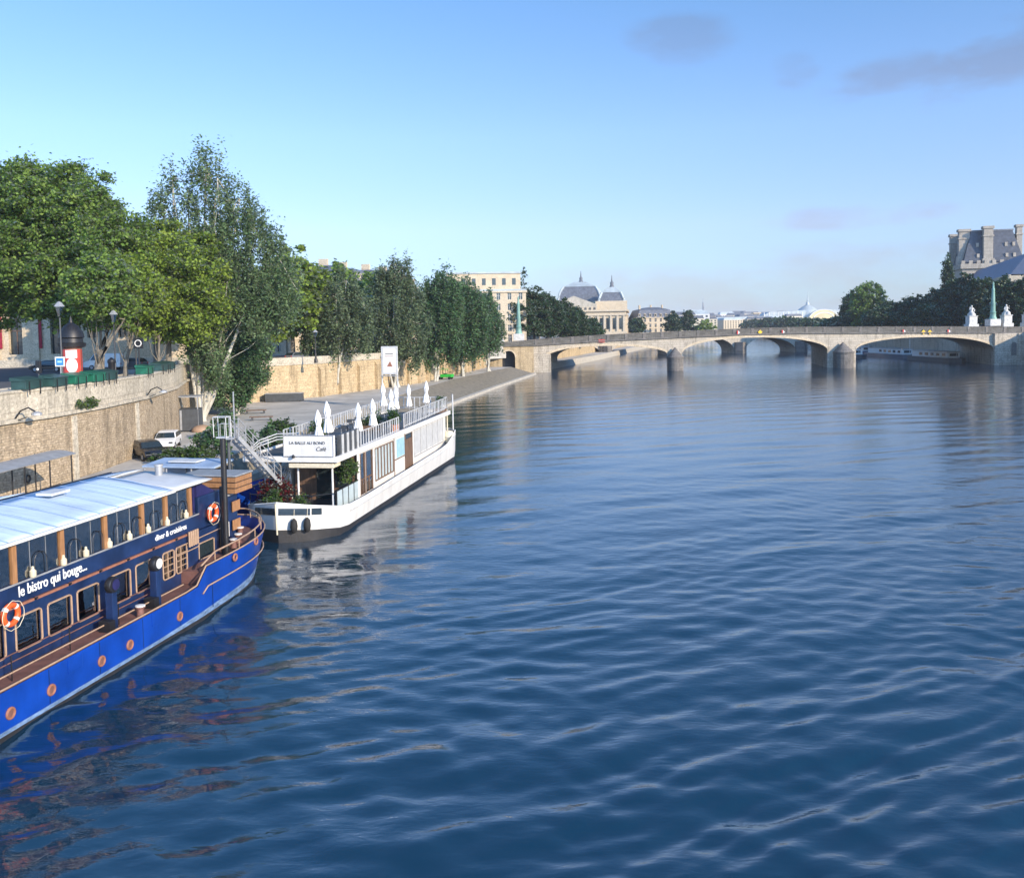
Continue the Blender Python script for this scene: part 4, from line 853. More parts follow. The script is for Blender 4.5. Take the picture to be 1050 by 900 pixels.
# ================================================================== TREES
# big planes on the street, left
def px_h(px, y, top, z0): return ony(px, top, y).z-z0
g1 = 'plane trees along the street on the left bank'
def blobs_from(px, rows, y, base):           # rows: (px centre, top px, bottom px, half width px, depth radius m)
    out = []
    for c, tp, bt, hw, dr in rows:
        P = ony(c, (tp+bt)/2, y); s = y/FOC; out.append((P.x-base[0], P.y-base[1], P.z-base[2], hw*s, dr, (bt-tp)/2*s))
    return out
b0_ = (-42.5, 90, 7.3)
b1 = blobs_from(0, [(-10, 180, 335, 62, 6.5), (42, 172, 330, 60, 7), (85, 166, 300, 42, 6), (20, 168, 250, 36, 5), (70, 240, 338, 60, 6), (118, 210, 320, 40, 6)], 90, b0_)
tree('plane_tree', 'massive broad-crowned plane tree at the far left over the street', 'tree', b0_, b1, 900, 250, 1.25, .24, L_PLANE, 'bark', 1,
     stems=[[(0, 0, -.2), (.4, 0, 3), (1.7, 0, 6.2), (2.6, .3, 9.5), (2.2, 0, 14)], [(1.5, 0, 5.6), (-1.5, .6, 9), (-4.5, .5, 13)], [(1.5, 0, 5.8), (4.2, -.4, 9.0), (4.8, 0, 12)]], trunk_r=.5, limbs=26, group=g1)
b0_ = (-38.0, 97, 7.3)
b2 = blobs_from(0, [(160, 226, 330, 48, 6), (196, 236, 345, 38, 6), (135, 240, 325, 40, 6), (178, 280, 352, 50, 6), (110, 262, 335, 36, 5), (205, 296, 352, 26, 4)], 96, b0_)
tree('plane_tree', 'sunlit yellow-green plane tree left of the tall pale-stemmed poplar', 'tree', b0_, b2, 640, 250, 1.15, .23, L_PLANE2, 'bark', 2,
     stems=[[(0, 0, -.2), (.2, 0, 4), (.0, 0, 8), (-.6, 0, 12)], [(.1, 0, 4), (3, 0, 8), (4.5, 0, 11)], [(.1, 0, 4.5), (-3, 0, 8), (-5, 0, 10)]], trunk_r=.34, limbs=22, group=g1)
b0_ = (-47, 116, 7.3)
b3 = blobs_from(0, [(120, 225, 325, 45, 5), (200, 230, 340, 45, 6)], 116, b0_)
tree('plane_tree', 'shaded plane tree of the second row, in front of the beige building with banners', 'tree', b0_, b3, 300, 110, 1.2, .45, L_PLANE, 'bark', 3, trunk_r=.35, group=g1, limbs=20,
     stems=[[(0, 0, 0), (0, 0, 5), (-7, 0, 10)], [(0, 0, 3), (4, 0, 9), (9, 0, 12)]])
# plane farther along the street, yellowish top behind
for i, (px, tp, bt, hw, y, bx, lab, mm_) in enumerate(((300, 254, 350, 42, 138, -36, 'yellowish plane tree behind the tall pale-stemmed poplar, over the ashlar wall', L_PLANE2), (345, 272, 350, 36, 158, -33, 'rounded plane tree on the street behind the first poplar of the row', L_PLANE), (392, 276, 345, 34, 180, -29.5, 'plane tree on the street behind the middle poplars', L_PLANE), (455, 288, 345, 30, 205, -21, 'plane tree on the street behind the last dark poplars', L_DARK))):
    P = ony(px, 340, y); bb = (P.x, P.y, 7.3)
    tree('plane_tree', lab, 'tree', bb, blobs_from(0, [(px, tp, bt-10, hw*.85, 5.5), (px-hw*.35, tp+14, bt, hw*.7, 5), (px+hw*.4, tp+16, bt, hw*.6, 5)], y, bb), 230, 90, 1.25, .50, mm_, 'bark', 20+i, trunk_r=.33, group=g1, limbs=12)
# tall pale-stemmed poplars at the quay
g2 = 'poplars growing along the lower quay'
def poplar(px, y, base_py, rows, lab, seed, nc, per, leaf=.26, lm=L_POP, limbs=20, tr=.28, cr=.9, crz=1.7, nst=4, spread=.35, bark='barkpale', elong=2.2, z0=2.0, sl=.06, name='poplar_tree'):
    P = ony(px, base_py, y); bb = (P.x, P.y, z0); rg_ = np.random.default_rng(seed+500)
    bl = blobs_from(0, rows, y, bb); st = []
    for k in range(nst):
        b = bl[k % len(bl)]; f = lambda u, j: (b[0]*u+rg_.normal()*.25*j, b[1]*u+rg_.normal()*.3, (b[2]+b[5]*.6)*u)
        st.append([(rg_.normal()*.35, rg_.normal()*.35, -.3), f(.12, .5), f(.3, 1), f(.5, 1), f(.75, 1), f(1, 1)])
    return tree(name, lab, 'tree', bb, bl, nc, per, cr, leaf, lm, bark, seed, stems=st, trunk_r=tr, limbs=limbs, group=g2, crz=crz, elong=elong, showlimbs=sl)
poplar(207, 99, 430, [(208, 150, 250, 13, 2), (226, 158, 290, 13, 2.5), (194, 176, 300, 11, 2.5), (173, 166, 250, 8, 1.6), (246, 180, 300, 13, 2.5), (264, 200, 330, 14, 2.6), (284, 226, 345, 14, 2.6), (164, 190, 300, 9, 2), (234, 240, 345, 28, 3.5), (264, 270, 350, 26, 3.5), (205, 250, 325, 20, 3), (298, 258, 340, 12, 2.5), (200, 320, 375, 12, 2), (222, 325, 398, 15, 2.4), (214, 340, 385, 20, 2.4)],
       'very tall silvery poplar with white stems, highest tree on the left bank', 31, 720, 74, .18, L_POP, 90, .28, .85, 2.3, 9, sl=.10)
poplar(243, 106, 418, [(240, 345, 412, 27, 3.2), (246, 318, 395, 24, 3), (234, 372, 420, 21, 2.8), (264, 345, 398, 15, 3)], 'low dense dark green poplar drooping to the quay, in front of the tall silvery one', 32, 360, 150, .18, L_POPD, 10, .16, .8, 1.5, 5)
poplar(345, 138, 404, [(345, 284, 372, 30, 4), (322, 298, 374, 20, 3), (365, 292, 370, 20, 3), (334, 274, 330, 10, 2), (356, 276, 330, 10, 2)], 'pale-stemmed poplar over the sunlit ashlar wall, first one in the row', 33, 300, 80, .23, L_POPW, 44, .2, .85, 2.0, 6, sl=.12)
poplar(404, 152, 396, [(404, 276, 380, 20, 4), (384, 292, 385, 16, 3), (424, 286, 385, 17, 3), (404, 262, 300, 7, 1.5), (416, 266, 300, 5, 1.2), (392, 272, 310, 7, 1.5)], 'tall poplar with spiky top directly above the billboard', 34, 340, 85, .24, L_POPW, 40, .2, .85, 2.2, 6, sl=.11)
poplar(447, 168, 390, [(447, 286, 376, 20, 4), (434, 298, 380, 14, 3), (462, 278, 372, 15, 4), (452, 276, 320, 7, 2)], 'dark poplar right of the billboard above the green utility cart', 35, 320, 90, .27, L_POPD, 24, .2, .9, 2.1, 6, sl=.08)
poplar(474, 184, 385, [(474, 288, 374, 18, 4), (460, 300, 376, 14, 3), (488, 294, 370, 14, 3), (480, 280, 320, 6, 1.6)], 'dark bluish poplar, second from the end of the row', 36, 310, 90, .29, L_POPD, 22, .2, .95, 2.1, 6, sl=.08)
poplar(500, 203, 380, [(497, 296, 365, 13, 4), (506, 312, 360, 11, 3), (488, 302, 368, 12, 3)], 'slender feathery poplar ending the row beside the tunnel', 37, 230, 90, .3, L_POPD, 18, .18, .95, 2.1, 5, sl=.07)
# dark clipped trees beyond the left bridge end
g3 = 'dark trees beyond the left end of the bridge'
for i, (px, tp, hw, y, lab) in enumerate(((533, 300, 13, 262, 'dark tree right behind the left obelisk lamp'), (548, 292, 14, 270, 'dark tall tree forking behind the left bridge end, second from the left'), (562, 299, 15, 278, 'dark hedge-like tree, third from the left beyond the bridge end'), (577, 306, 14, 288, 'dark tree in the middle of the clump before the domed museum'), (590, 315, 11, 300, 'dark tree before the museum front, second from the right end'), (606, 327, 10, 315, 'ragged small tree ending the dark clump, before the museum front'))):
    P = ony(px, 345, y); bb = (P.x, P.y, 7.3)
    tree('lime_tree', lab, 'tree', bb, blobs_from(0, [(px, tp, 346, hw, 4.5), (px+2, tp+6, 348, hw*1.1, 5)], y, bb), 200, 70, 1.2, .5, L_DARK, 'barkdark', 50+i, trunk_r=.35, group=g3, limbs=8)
for i, (px, tp, lab) in enumerate(((538, 268, 'bare-topped thin tree rising above the dark clump, right one of two'), (531.5, 276, 'bare-topped thin tree rising above the dark clump, left one of two'))):
    P = ony(px, 345, 268); bb = (P.x, P.y, 7.3)
    tree('thin_tree', lab, 'tree', bb, blobs_from(0, [(px, tp+2, 300, 3.5, 1.2)], 268, bb), 16, 14, .9, .4, L_DARK, 'barkdark', 60+i, trunk_r=.22, limbs=22, group=g3, showlimbs=.12)
# trees before the museum, right part, and the cypress pair
for i, (px, tp, hw, y, lab) in enumerate(((653, 323, 8, 470, 'rounded dark tree at the museum corner, under the mansard block'), (690, 318, 9, 480, 'pointed dark tree, left one of the pair right of the mansard block'), (706, 316, 9, 500, 'pointed dark tree, right one of the pair right of the mansard block'), (722, 328, 12, 560, 'low yellow-green tree right of the pointed pair'))):
    P = ony(px, 341, y); bb = (P.x, P.y, 6.0)
    tree('far_tree', lab, 'tree', bb, blobs_from(0, [(px, tp+4, 343, hw, 4), (px, tp, 338, hw*.5, 2)], y, bb), 70, 60, 1.5, .9, L_PLANE2 if 'yellow' in lab else L_DARK, 'barkdark', 70+i, trunk_r=.4, group='trees on the far left bank', limbs=4)
# right bank
g4 = 'dark trees along the right bank'
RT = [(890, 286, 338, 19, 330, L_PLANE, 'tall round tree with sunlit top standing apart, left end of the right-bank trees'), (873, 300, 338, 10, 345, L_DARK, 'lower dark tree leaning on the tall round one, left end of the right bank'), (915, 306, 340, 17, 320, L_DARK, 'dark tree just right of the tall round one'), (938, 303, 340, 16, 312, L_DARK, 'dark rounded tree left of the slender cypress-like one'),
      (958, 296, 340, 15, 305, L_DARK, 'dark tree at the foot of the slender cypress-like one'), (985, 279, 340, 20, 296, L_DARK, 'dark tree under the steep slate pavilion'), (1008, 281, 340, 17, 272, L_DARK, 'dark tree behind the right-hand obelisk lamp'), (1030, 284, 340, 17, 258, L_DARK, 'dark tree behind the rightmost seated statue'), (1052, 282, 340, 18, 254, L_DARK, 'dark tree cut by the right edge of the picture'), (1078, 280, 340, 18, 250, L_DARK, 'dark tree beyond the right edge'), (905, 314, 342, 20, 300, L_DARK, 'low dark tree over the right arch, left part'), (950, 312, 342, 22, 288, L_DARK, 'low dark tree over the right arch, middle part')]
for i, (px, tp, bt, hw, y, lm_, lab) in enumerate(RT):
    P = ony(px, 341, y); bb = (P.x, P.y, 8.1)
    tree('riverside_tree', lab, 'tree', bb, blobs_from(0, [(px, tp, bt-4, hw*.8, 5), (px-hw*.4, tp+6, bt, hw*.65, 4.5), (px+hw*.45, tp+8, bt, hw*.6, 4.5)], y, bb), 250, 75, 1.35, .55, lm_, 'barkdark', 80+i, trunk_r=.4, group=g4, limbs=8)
P = ony(971, 341, 312); bb = (P.x, P.y, 8.1)
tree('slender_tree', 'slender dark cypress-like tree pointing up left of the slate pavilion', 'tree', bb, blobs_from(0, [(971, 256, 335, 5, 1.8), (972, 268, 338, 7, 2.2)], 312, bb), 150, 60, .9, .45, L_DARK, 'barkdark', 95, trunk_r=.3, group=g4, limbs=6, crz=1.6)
for i, (px, tp, y, lab) in enumerate(((862, 327, 420, 'small tree farthest left on the right bank'), (845, 328, 520, 'far low tree before the golden gable'), (828, 327.5, 620, 'far low tree under the pointed spire'), (810, 326.5, 700, 'far low tree before the glass roof, right part'), (793, 327, 800, 'far low tree before the glass roof, left part'), (776, 329, 900, 'farthest low tree left of the glass-roofed palace'), (760, 330, 980, 'tiny dark tree on the far bend of the river'))):
    P = ony(px, 337, y); bb = (P.x, P.y, 4.0); s = y/FOC
    tree('far_tree', lab, 'tree', bb, blobs_from(0, [(px, tp, 336, 13, 6), (px-8, tp+2.5, 337, 9, 5), (px+8, tp+2, 337, 9, 5)], y, bb), 130, 60, 2.0+y/700, .9+y/900, L_DARK, 'barkdark', 110+i, trunk_r=.5, group='far trees along the bend of the river', limbs=4)

# ================================================================== BLUE RESTAURANT BOAT
# own frame: +y towards the bow (away from the camera), x = 0 on the river-side hull, hull runs to x = -8.4
HB = R(11.36)
bb = T('restaurant_barge', 'long royal blue restaurant barge with a pale blue awning roof, nearest boat', 'boat', (-15.273, 25.264, 0), -HB)
XC = -4.2; YB = 20.3
def hw(y, flare=0): 
    w = 4.2+flare
    return w if y < 13.2 else w*max(0, 1-((y-13.2)/(YB+flare-13.2))**2.5)**.5
def sheer(y): 
    if y < 10.8: return 1.45
    if y < 11.5: return 1.5+(y-10.8)/.7*.64
    return 2.14+.24*((y-11.5)/8)
YSs = [-19, -17, -12, -6, 0, 4, 8, 10, 10.8, 11.1, 11.5, 12.5, 13.5, 14.5, 15.5, 16.3, 17, 17.7, 18.4, 19.0, 19.5, 19.9, 20.15]
def hull_bands(name, m, zf0, zf1, fl0, fl1, par, inset=0.):
    vs = []; fs = []; n = len(YSs)
    for s in (1, -1):
        o = len(vs)
        for y in YSs:
            fr = min(1, max(0, (y-11)/6)); a = hw(y, -.35*fr+0); b = hw(y, .25*fr)
            z0 = zf0(y); z1 = zf1(y); g = lambda z: a+(b-a)*min(1, max(0, z/2.6))
            st = 1-.0*s
            vs += [(XC+s*(g(z0)-inset), y, z0), (XC+s*(g((z0+z1)/2)-inset), y, (z0+z1)/2), (XC+s*(g(z1)-inset), y, z1)]
        for i in range(n-1):
            for k in range(2): a_ = o+3*i+k; fs.append((a_, a_+3, a_+4, a_+1))
    e = 3*(n-1); o2 = 3*n
    for k in range(2): fs.append((e+k, o2+e+k, o2+e+k+1, e+k+1)); fs.append((k, k+1, o2+k+1, o2+k))
    return MB().add(vs, fs).build(name, m, par, smooth=True)
hl = hull_bands('hull', 'blue', lambda y: .22+.02*max(0, y-8), sheer, 0, 0, bb)
hull_bands('bottom', 'antifoul', lambda y: -1.2, lambda y: .16, 0, 0, bb, .03)
hull_bands('waterline_band', 'boot', lambda y: .14, lambda y: .27+.03*max(0, y-8), 0, 0, bb, -.004)
for y in np.arange(-17.5, 12.5, 2.45): MB().box(-.004, .012, y-.012, y+.012, .30, 1.40).build('plate_seam', 'navy', bb)
for y in (-2.9, 3.3, 7.9): MB().box(.0, .03, y-.35, y+.35, .9, 1.38).build('rubbing_pad', 'blue', bb, bevel=.01)
# deck inside the hull
mb = MB(); pts = [(XC+hw(y)-.12, y) for y in YSs]+[(XC-hw(y)+.12, y) for y in reversed(YSs)]; mb.prism(pts, 1.25, 1.36); mb.build('deck', 'deck', bb)
mb = MB(); P1 = [(XC+hw(y, .25*min(1, max(0, (y-11)/6)))-.06, y, sheer(y)+.04) for y in YSs]; mb.tube(P1, .035, 6); P2 = [(2*XC-p[0], p[1], p[2]) for p in P1]; mb.tube(P2, .035, 6); mb.tube([P1[-1], P2[-1]], .035, 6); mb.build('gunwale', 'tan', bb)
mb = MB(); mb.tube([(XC+hw(y, .08*min(1, max(0, (y-11)/6)))+.03, y, sheer(y)*.62) for y in YSs if y >= 11.1], .035, 5); mb.build('rubbing_strake', 'tan', bb)
# bow rail with stanchions
rl = [(XC+hw(y, .25*min(1, max(0, (y-11)/6)))-.25, y, sheer(y)+.36) for y in YSs if y > 11.6]; rl = [(rl[0][0], 11.4, 2.2)]+rl+[(2*XC-p[0], p[1], p[2]) for p in reversed(rl)]
mb = MB(); mb.tube(rl, .04, 6); 
for p in rl[1::2]: mb.tube([(p[0], p[1], p[2]-.4), p], .025, 5)
mb.build('bow_rail', 'tan', bb)
for y in (-11.5, -8.2, -5, -1.6, .44, 2.16, 4.61, 6.18, 9.38):
    f = MB().torus((.02, y, .72), .15, .045, 'x').build('porthole', 'copper', bb); MB().lathe([(.14, 0), (.14, .015)], n=16).build('pane', 'deck', f).matrix_local = Matrix.Translation((.012, y, .72)) @ Matrix.Rotation(R(90), 4, 'Y')
for y, z in ((13.6, 2.0), (15.9, 2.15)):
    x = XC+hw(y, .1); MB().torus((x+.05, y, z), .14, .05, 'x').build('hawse_hole', 'copper', bb)
# lower cabin: wall with real window openings
LW = [(-16.2, -15.05), (-14.4, -13.25), (-12.6, -11.45), (-10.8, -9.65), (-8.6, -7.45), (-6.8, -5.65), (-4.6, -3.45), (-2.9, -1.75), (-1.2, -.05), (.55, 1.7), (2.15, 3.3), (3.6, 4.75), (5.05, 6.2), (6.9, 8.05), (8.4, 9.5), (10.2, 11.0), (11.15, 11.95)]
def side_wall(mb, x, th, y0, y1, z0, z1, wins):
    y = y0
    for a, b, c, d in sorted(wins):
        mb.box(x-th, x, y, a, z0, z1); mb.box(x-th, x, a, b, z0, c); mb.box(x-th, x, a, b, d, z1); y = b
    mb.box(x-th, x, y, y1, z0, z1)
cx1 = -1.2
mb = MB(); side_wall(mb, cx1, .12, -18, 14.6, 1.36, 3.3, [(a, b, 1.87, 2.97) for a, b in LW]); mb.box(-7.2, -7.08, -18, 14.6, 1.36, 3.3); mb.box(-7.08, cx1-.12, 14.5, 14.6, 1.36, 3.3); mb.box(-7.08, cx1-.12, -18, -17.9, 1.36, 3.3); mb.build('cabin_wall', 'navy', bb)
MB().box(-7.05, cx1-.2, -17.8, 14.4, 1.37, 1.5).build('cabin_floor', 'woodbrown', bb)
MB().box(-4.2, -4.1, -17.8, 14.4, 1.5, 3.2).build('inner_wall', 'cream', bb)
def rframe(x, a, b, c, d, r=.12, w=.05, n=5):
    pts = []
    for cy_, cz_, a0 in ((b-r, d-r, 0), (a+r, d-r, 90), (a+r, c+r, 180), (b-r, c+r, 270)):
        for k in range(n+1): an = R(a0+90*k/n); pts.append((x, cy_+r*math.cos(an), cz_+r*math.sin(an)))
    pts.append(pts[0]); return MB().tube(pts, w, 5, cap=False)
for i, (a, b) in enumerate(LW):
    f = rframe(cx1+.02, a, b, 1.87, 2.97, w=.035).build('window', 'tan', bb)
    MB().box(cx1-.08, cx1-.06, a, b, 1.87, 2.97).build('pane', 'clear', f)
    if a > 10:
        g = MB(); g.box(cx1-.05, cx1+.01, (a+b)/2-.02, (a+b)/2+.02, 1.9, 2.95)
        for z in (2.12, 2.38, 2.66): g.box(cx1-.045, cx1+.005, a, b, z-.015, z+.015)
        g.build('muntin', 'tan', f)
f = rframe(cx1+.02, 12.9, 14.15, 2.0, 2.72, .08, .03).build('window', 'tan', bb); MB().box(cx1+.001, cx1+.012, 12.9, 14.15, 2.0, 2.72).build('pane', 'glass', f)
# rub rail between the storeys
mb = MB()
for y in np.arange(-18, 11.4, 1.62): mb.box(cx1+.0, cx1+.09, y, y+1.5, 3.32, 3.40)
mb.build('copper_strip', 'copper', bb)
mb = MB()
for y in np.arange(-18, 11.4, 1.62): mb.tube([(cx1+.04, y-.06, 3.36), (cx1+.16, y-.06, 3.40)], .035, 6)
mb.build('rail_brackets', 'black', bb)
MB().box(cx1+.001, cx1+.05, -18, 14.6, 3.24, 3.31).build('navy_ledge', 'navy', bb)
# upper parapet band that carries the lettering
mb = MB(); mb.box(cx1-.12, cx1-.0, -18, 13.1, 3.41, 4.08); mb.box(-7.2, -7.08, -18, 13.1, 3.41, 4.08); mb.box(-7.08, cx1-.12, -18, 13.1, 3.3, 3.41); mb.build('lettered_band', 'navy', bb)
text('le bistro qui bouge...', .50, 'text', bb, (cx1+.012, 2.34, 3.60), (0, 1, 0), (0, 0, 1), sx=.80)
text('dîner & croisières', .33, 'text', bb, (cx1+.012, 9.75, 3.62), (0, 1, 0), (0, 0, 1), sx=.95)
# upper glazing: panes between varnished posts
PY = [-15.5, -12.4, -9.3, -6.2, -3.1, -.9, 2.25, 4.45, 6.75, 9.0, 10.6, 12.4]
for y in PY: MB().box(cx1-.14, cx1+.01, y-.10, y+.10, 4.081, 5.42).build('post', 'wood', bb)
for a, b in zip(PY[:-1], PY[1:]):
    g = MB().box(cx1-.07, cx1-.055, a+.14, b-.14, 4.1, 5.4).build('glazing', 'clear', bb)
    mm = MB(); n = max(2, round((b-a)/.75))
    for k in range(1, n): y = a+(b-a)*k/n; mm.box(cx1-.075, cx1-.045, y-.008, y+.008, 4.09, 5.4)
    mm.build('glazing_bar', 'grey', g)
MB().box(cx1-.2, cx1+.03, -18, 13.0, 4.02, 4.078).build('sill', 'grey', bb, loc=(0, 0, .0))
MB().box(-7.15, -7.1, -18, 12.9, 4.1, 5.35).build('glazing', 'clear', bb)
fl = MB(); fl.box(-7.0, cx1-.25, -17.8, 12.8, 3.42, 3.47); fl.build('upper_floor', 'woodbrown', bb)
MB().box(-7.0, cx1-.2, 12.9, 13.05, 4.08, 5.4).build('upper_bulkhead', 'navy2', bb)
# roof: near awning, blue-grey gutter, far awning, pale grey fore part
def roofsheet(x0, x1, y0, y1, z0, z1, crown, name, m, th=.05, sag=.055):
    nx, ny = 8, max(2, int((y1-y0)/.55)); vs = []; fs = []
    for j in range(ny+1):
        for i in range(nx+1):
            u = i/nx; y = y0+(y1-y0)*j/ny; z = z0+(z1-z0)*u+crown*4*u*(1-u)-sag*abs(math.sin(math.pi*(y-y0)/1.1))*4*u*(1-u); vs.append((x0+(x1-x0)*u, y, z))
    for j in range(ny):
        for i in range(nx): a = j*(nx+1)+i; fs.append((a, a+1, a+nx+2, a+nx+1))
    o = MB().add(vs, fs).build(name, m, bb, smooth=True); s = o.modifiers.new('thick', 'SOLIDIFY'); s.thickness = th; return o
roofsheet(-.95, -4.4, -18.5, 10.9, 5.48, 6.0, .08, 'awning', 'awning')
roofsheet(-4.42, -5.1, -18.5, 12.4, 5.95, 5.92, -.04, 'roof_gutter', 'gutter', sag=0)
roofsheet(-5.12, -7.9, -18.5, 7.4, 5.96, 5.4, .08, 'awning', 'awning')
roofsheet(-1.0, -4.4, 10.95, 13.9, 5.46, 5.75, .05, 'fore_roof', 'roofgrey', sag=0); roofsheet(-4.42, -7.6, 7.5, 13.9, 5.85, 5.3, .05, 'fore_roof', 'roofgrey', sag=0)
for y in np.arange(-18, 10.9, 1.1):
    MB().tube([(-.98, y, 5.52), (-1.9, y, 5.72), (-2.7, y, 5.87), (-3.6, y, 6.0), (-4.35, y, 6.04)], .014, 4).build('awning_seam', 'gutter', bb)
for y in (2.0, 6.5): MB().box(-3.9, -3.2, y, y+1.0, 6.02, 6.12).build('roof_hatch', 'roofgrey', bb, bevel=.02)
mb = MB(); mb.tube([(-4.75, -18, 6.0), (-4.72, -4, 6.02), (-4.8, 5, 6.0), (-4.7, 12, 5.98)], .03, 5); mb.build('roof_cable', 'black', bb)
mb = MB(); mb.box(-1.05, -.93, -18.5, 10.9, 5.40, 5.50); mb.build('awning_rail', 'white', bb); MB().box(-1.25, -1.06, -18.4, 13.2, 5.36, 5.42).build('eaves', 'black', bb)
MB().lathe([(.16, 0), (.16, .5), (.2, .5), (.2, .58), (.01, .6)], (-3.2, 13.2, 5.6), 12).build('vent_pipe', 'grey', bb, smooth=True)
# tan jugs along the ledge and arched iron brackets
for k, y in enumerate([3.15, 5.3, 7.6, 8.3, 9.8, 10.1, 11.4, 12.75][:8]):
    yy = [3.0, 4.45, 5.6, 6.9, 8.1, 9.3, 10.6, 12.0][k]
    MB().lathe([(.09, 0), (.11, .04), (.11, .2), (.045, .27), (.05, .33), (.02, .36)], (cx1+.02, yy, 4.08), 10).build('lantern', 'cream', bb, smooth=True)
for y in (3.4, 5.1, 6.3, 7.6, 8.7, 9.9, 11.2, 11.9):
    pts = [(cx1+.0, y-.28, 4.08)]+[(cx1+.0, y-.28*math.cos(math.pi*k/8), 4.55+.28*math.sin(math.pi*k/8)) for k in range(9)]+[(cx1+.0, y+.28, 4.08)]
    MB().tube(pts, .016, 4).build('chair_back', 'black', bb)
# side deck rails
mb = MB()
for z in (1.75, 2.0): mb.tube([(-.95, -18, z+.0), (-.95, 9.6, z)], .022, 5)
mb.build('deck_rail', 'deck', bb); mb = MB(); mb.tube([(-.55, -18, 1.62), (-.55, 10.6, 1.62)], .03, 5); mb.build('deck_rail', 'tan', bb)
for y in np.arange(-17, 10.6, 2.6): MB().tube([(-.55, y, 1.34), (-.55, y, 2.15)], .02, 5).build('stanchion', 'black', bb)
# mooring posts with dark drum tops
for y, h, disc in ((6.05, 2.95, 'navy2'), (8.72, 3.0, 'white')):
    p_ = MB().box(-.72, -.42, y-.14, y+.14, 1.0, h-.25).build('mooring_post', 'navy', bb, bevel=.02); d_ = MB().lathe([(.27, -.12), (.3, -.08), (.3, .08), (.27, .12)], n=18).build('drum', 'black', p_, smooth=True)
    d_.matrix_local = Matrix.Translation((-.52, y, h)) @ Matrix.Rotation(R(90), 4, 'Y'); e_ = MB().lathe([(.20, 0), (.20, .02)], n=18).build('drum_face', disc, p_); e_.matrix_local = Matrix.Translation((-.40, y+.05, h)) @ Matrix.Rotation(R(90), 4, 'Y')
    MB().box(-.75, -.3, y-.5, y-.2, 1.36, 1.75).build('winch', 'black', bb)
# bollards
def bollard(x, y, z, par, cap='white'):
    b_ = MB().lathe([(.16, 0), (.14, .06), (.12, .3), (.19, .33), (.19, .38)], (x, y, z), 14).build('bollard', 'deck', par, smooth=True); MB().lathe([(.19, .385), (.18, .42), (.02, .44)], (x, y, z), 14).build('bollard_cap', cap, b_, smooth=True)
bollard(-.35, 7.4, 1.36, bb); bollard(-.8, 15.2, 2.0, bb); bollard(-1.0, 16.0, 2.05, bb); bollard(-1.5, 17.1, 2.1, bb)
# raised fore deck
mb = MB(); yy = [y for y in YSs if y >= 11.5]; mb.prism([(XC+hw(y)-.14, y) for y in yy]+[(XC-hw(y)+.14, y) for y in reversed(yy)], 1.37, 1.9); mb.build('fore_deck', 'deck', bb)
# wheelhouse and front cabins, navy
mb = MB(); mb.box(-6.8, -1.25, 13.12, 15.2, 3.31, 4.75); mb.build('wheelhouse', 'navy', bb, bevel=.05)
mb = MB(); mb.side([(13.06, 5.5), (14.6, 4.76), (13.06, 4.76)], -6.8, -1.3); mb.build('windscreen', 'navy2', bb)
mb = MB(); mb.box(-5.6, -1.7, 15.22, 17.3, 1.9, 4.2); mb.build('front_cabin', 'navy', bb, bevel=.04); MB().box(-5.8, -1.5, 15.0, 17.95, 4.2, 4.3).build('cabin_roof', 'grey', bb, bevel=.02)
MB().box(-1.62, -1.57, 15.4, 15.95, 1.95, 4.0).build('door', 'black', bb); 
for z in (2.45, 3.35): MB().box(-1.62, -1.56, 16.6, 17.3, z, z+.5).build('panel', 'wood', bb, bevel=.01)
mb = MB(); mb.tube([(-1.6, 16.1, 2.3), (-1.52, 16.1, 2.3), (-1.52, 16.1, 3.0), (-1.6, 16.1, 3.0)], .02, 5); mb.build('handle', 'white', bb)
mb = MB()
for k in range(5): mb.tube([(-1.0-.0*k, 11.9+.16*k, 2.85), (-1.0, 11.9+.16*k, 3.5)], .05, 6)
mb.build('flag_rack', 'tan', bb)
mb = MB(); mb.tube([(-1.1, 11.2, 3.0), (-1.1, 14.9, 3.05)], .025, 5); mb.tube([(-1.16, 11.2, 2.62), (-1.16, 12.8, 2.64)], .025, 5); mb.build('side_moulding', 'tan', bb)
# tall dark pole with a spot bracket
mb = MB(); mb.tube([(-.6, 14.2, 1.0), (-.6, 14.2, 7.3)], .13, 10); mb.tube([(-.9, 14.45, 1.0), (-.9, 14.45, 5.0)], .09, 8); mb.build('mast', 'black', bb, smooth=True)
mb = MB(); mb.box(-.85, -.4, 14.05, 14.4, 7.25, 7.31)
for x, y in ((-.93, 14.02), (-.32, 14.02), (-.93, 14.43), (-.32, 14.43)): mb.tube([(x, y, 7.3), (x*1.02, y, 8.2)], .02, 4)
mb.tube([(-.95, 14.0, 8.2), (-.32, 14.0, 8.2), (-.32, 14.45, 8.2), (-.95, 14.45, 8.2), (-.95, 14.0, 8.2)], .02, 4); mb.build('mast_basket', 'rail', bb)
def put_on(par, x, y, z): a = -HB; return Vector((par.location.x+x*math.cos(a)-y*math.sin(a), par.location.y+x*math.sin(a)+y*math.cos(a), z))
def lifebuoy(x, y, z, label, s=1.):
    P = put_on(bb, x, y, z); t = T('lifebuoy', label, 'lifebuoy', P, -HB)
    MB().torus((0, 0, 0), .34*s, .105*s, 'x', 28, 10).build('ring', 'orange', t, smooth=True)
    for k in range(4):
        a = math.pi/4+math.pi/2*k; b_ = MB().torus((0, 0, 0), .34*s, .112*s, 'x', 56, 10)
        keep = [f for i, f in enumerate(b_.f) if abs(((i//10)/56*2*math.pi-a+math.pi) % (2*math.pi)-math.pi) < .13]; b_.f = keep; b_.build('band', 'white', t)
    pts = [(.1, .52*s*math.cos(2*math.pi*k/24), .52*s*math.sin(2*math.pi*k/24)-.02*(k % 3)) for k in range(25)]; MB().tube(pts, .012, 4).build('rope', 'cream', t)
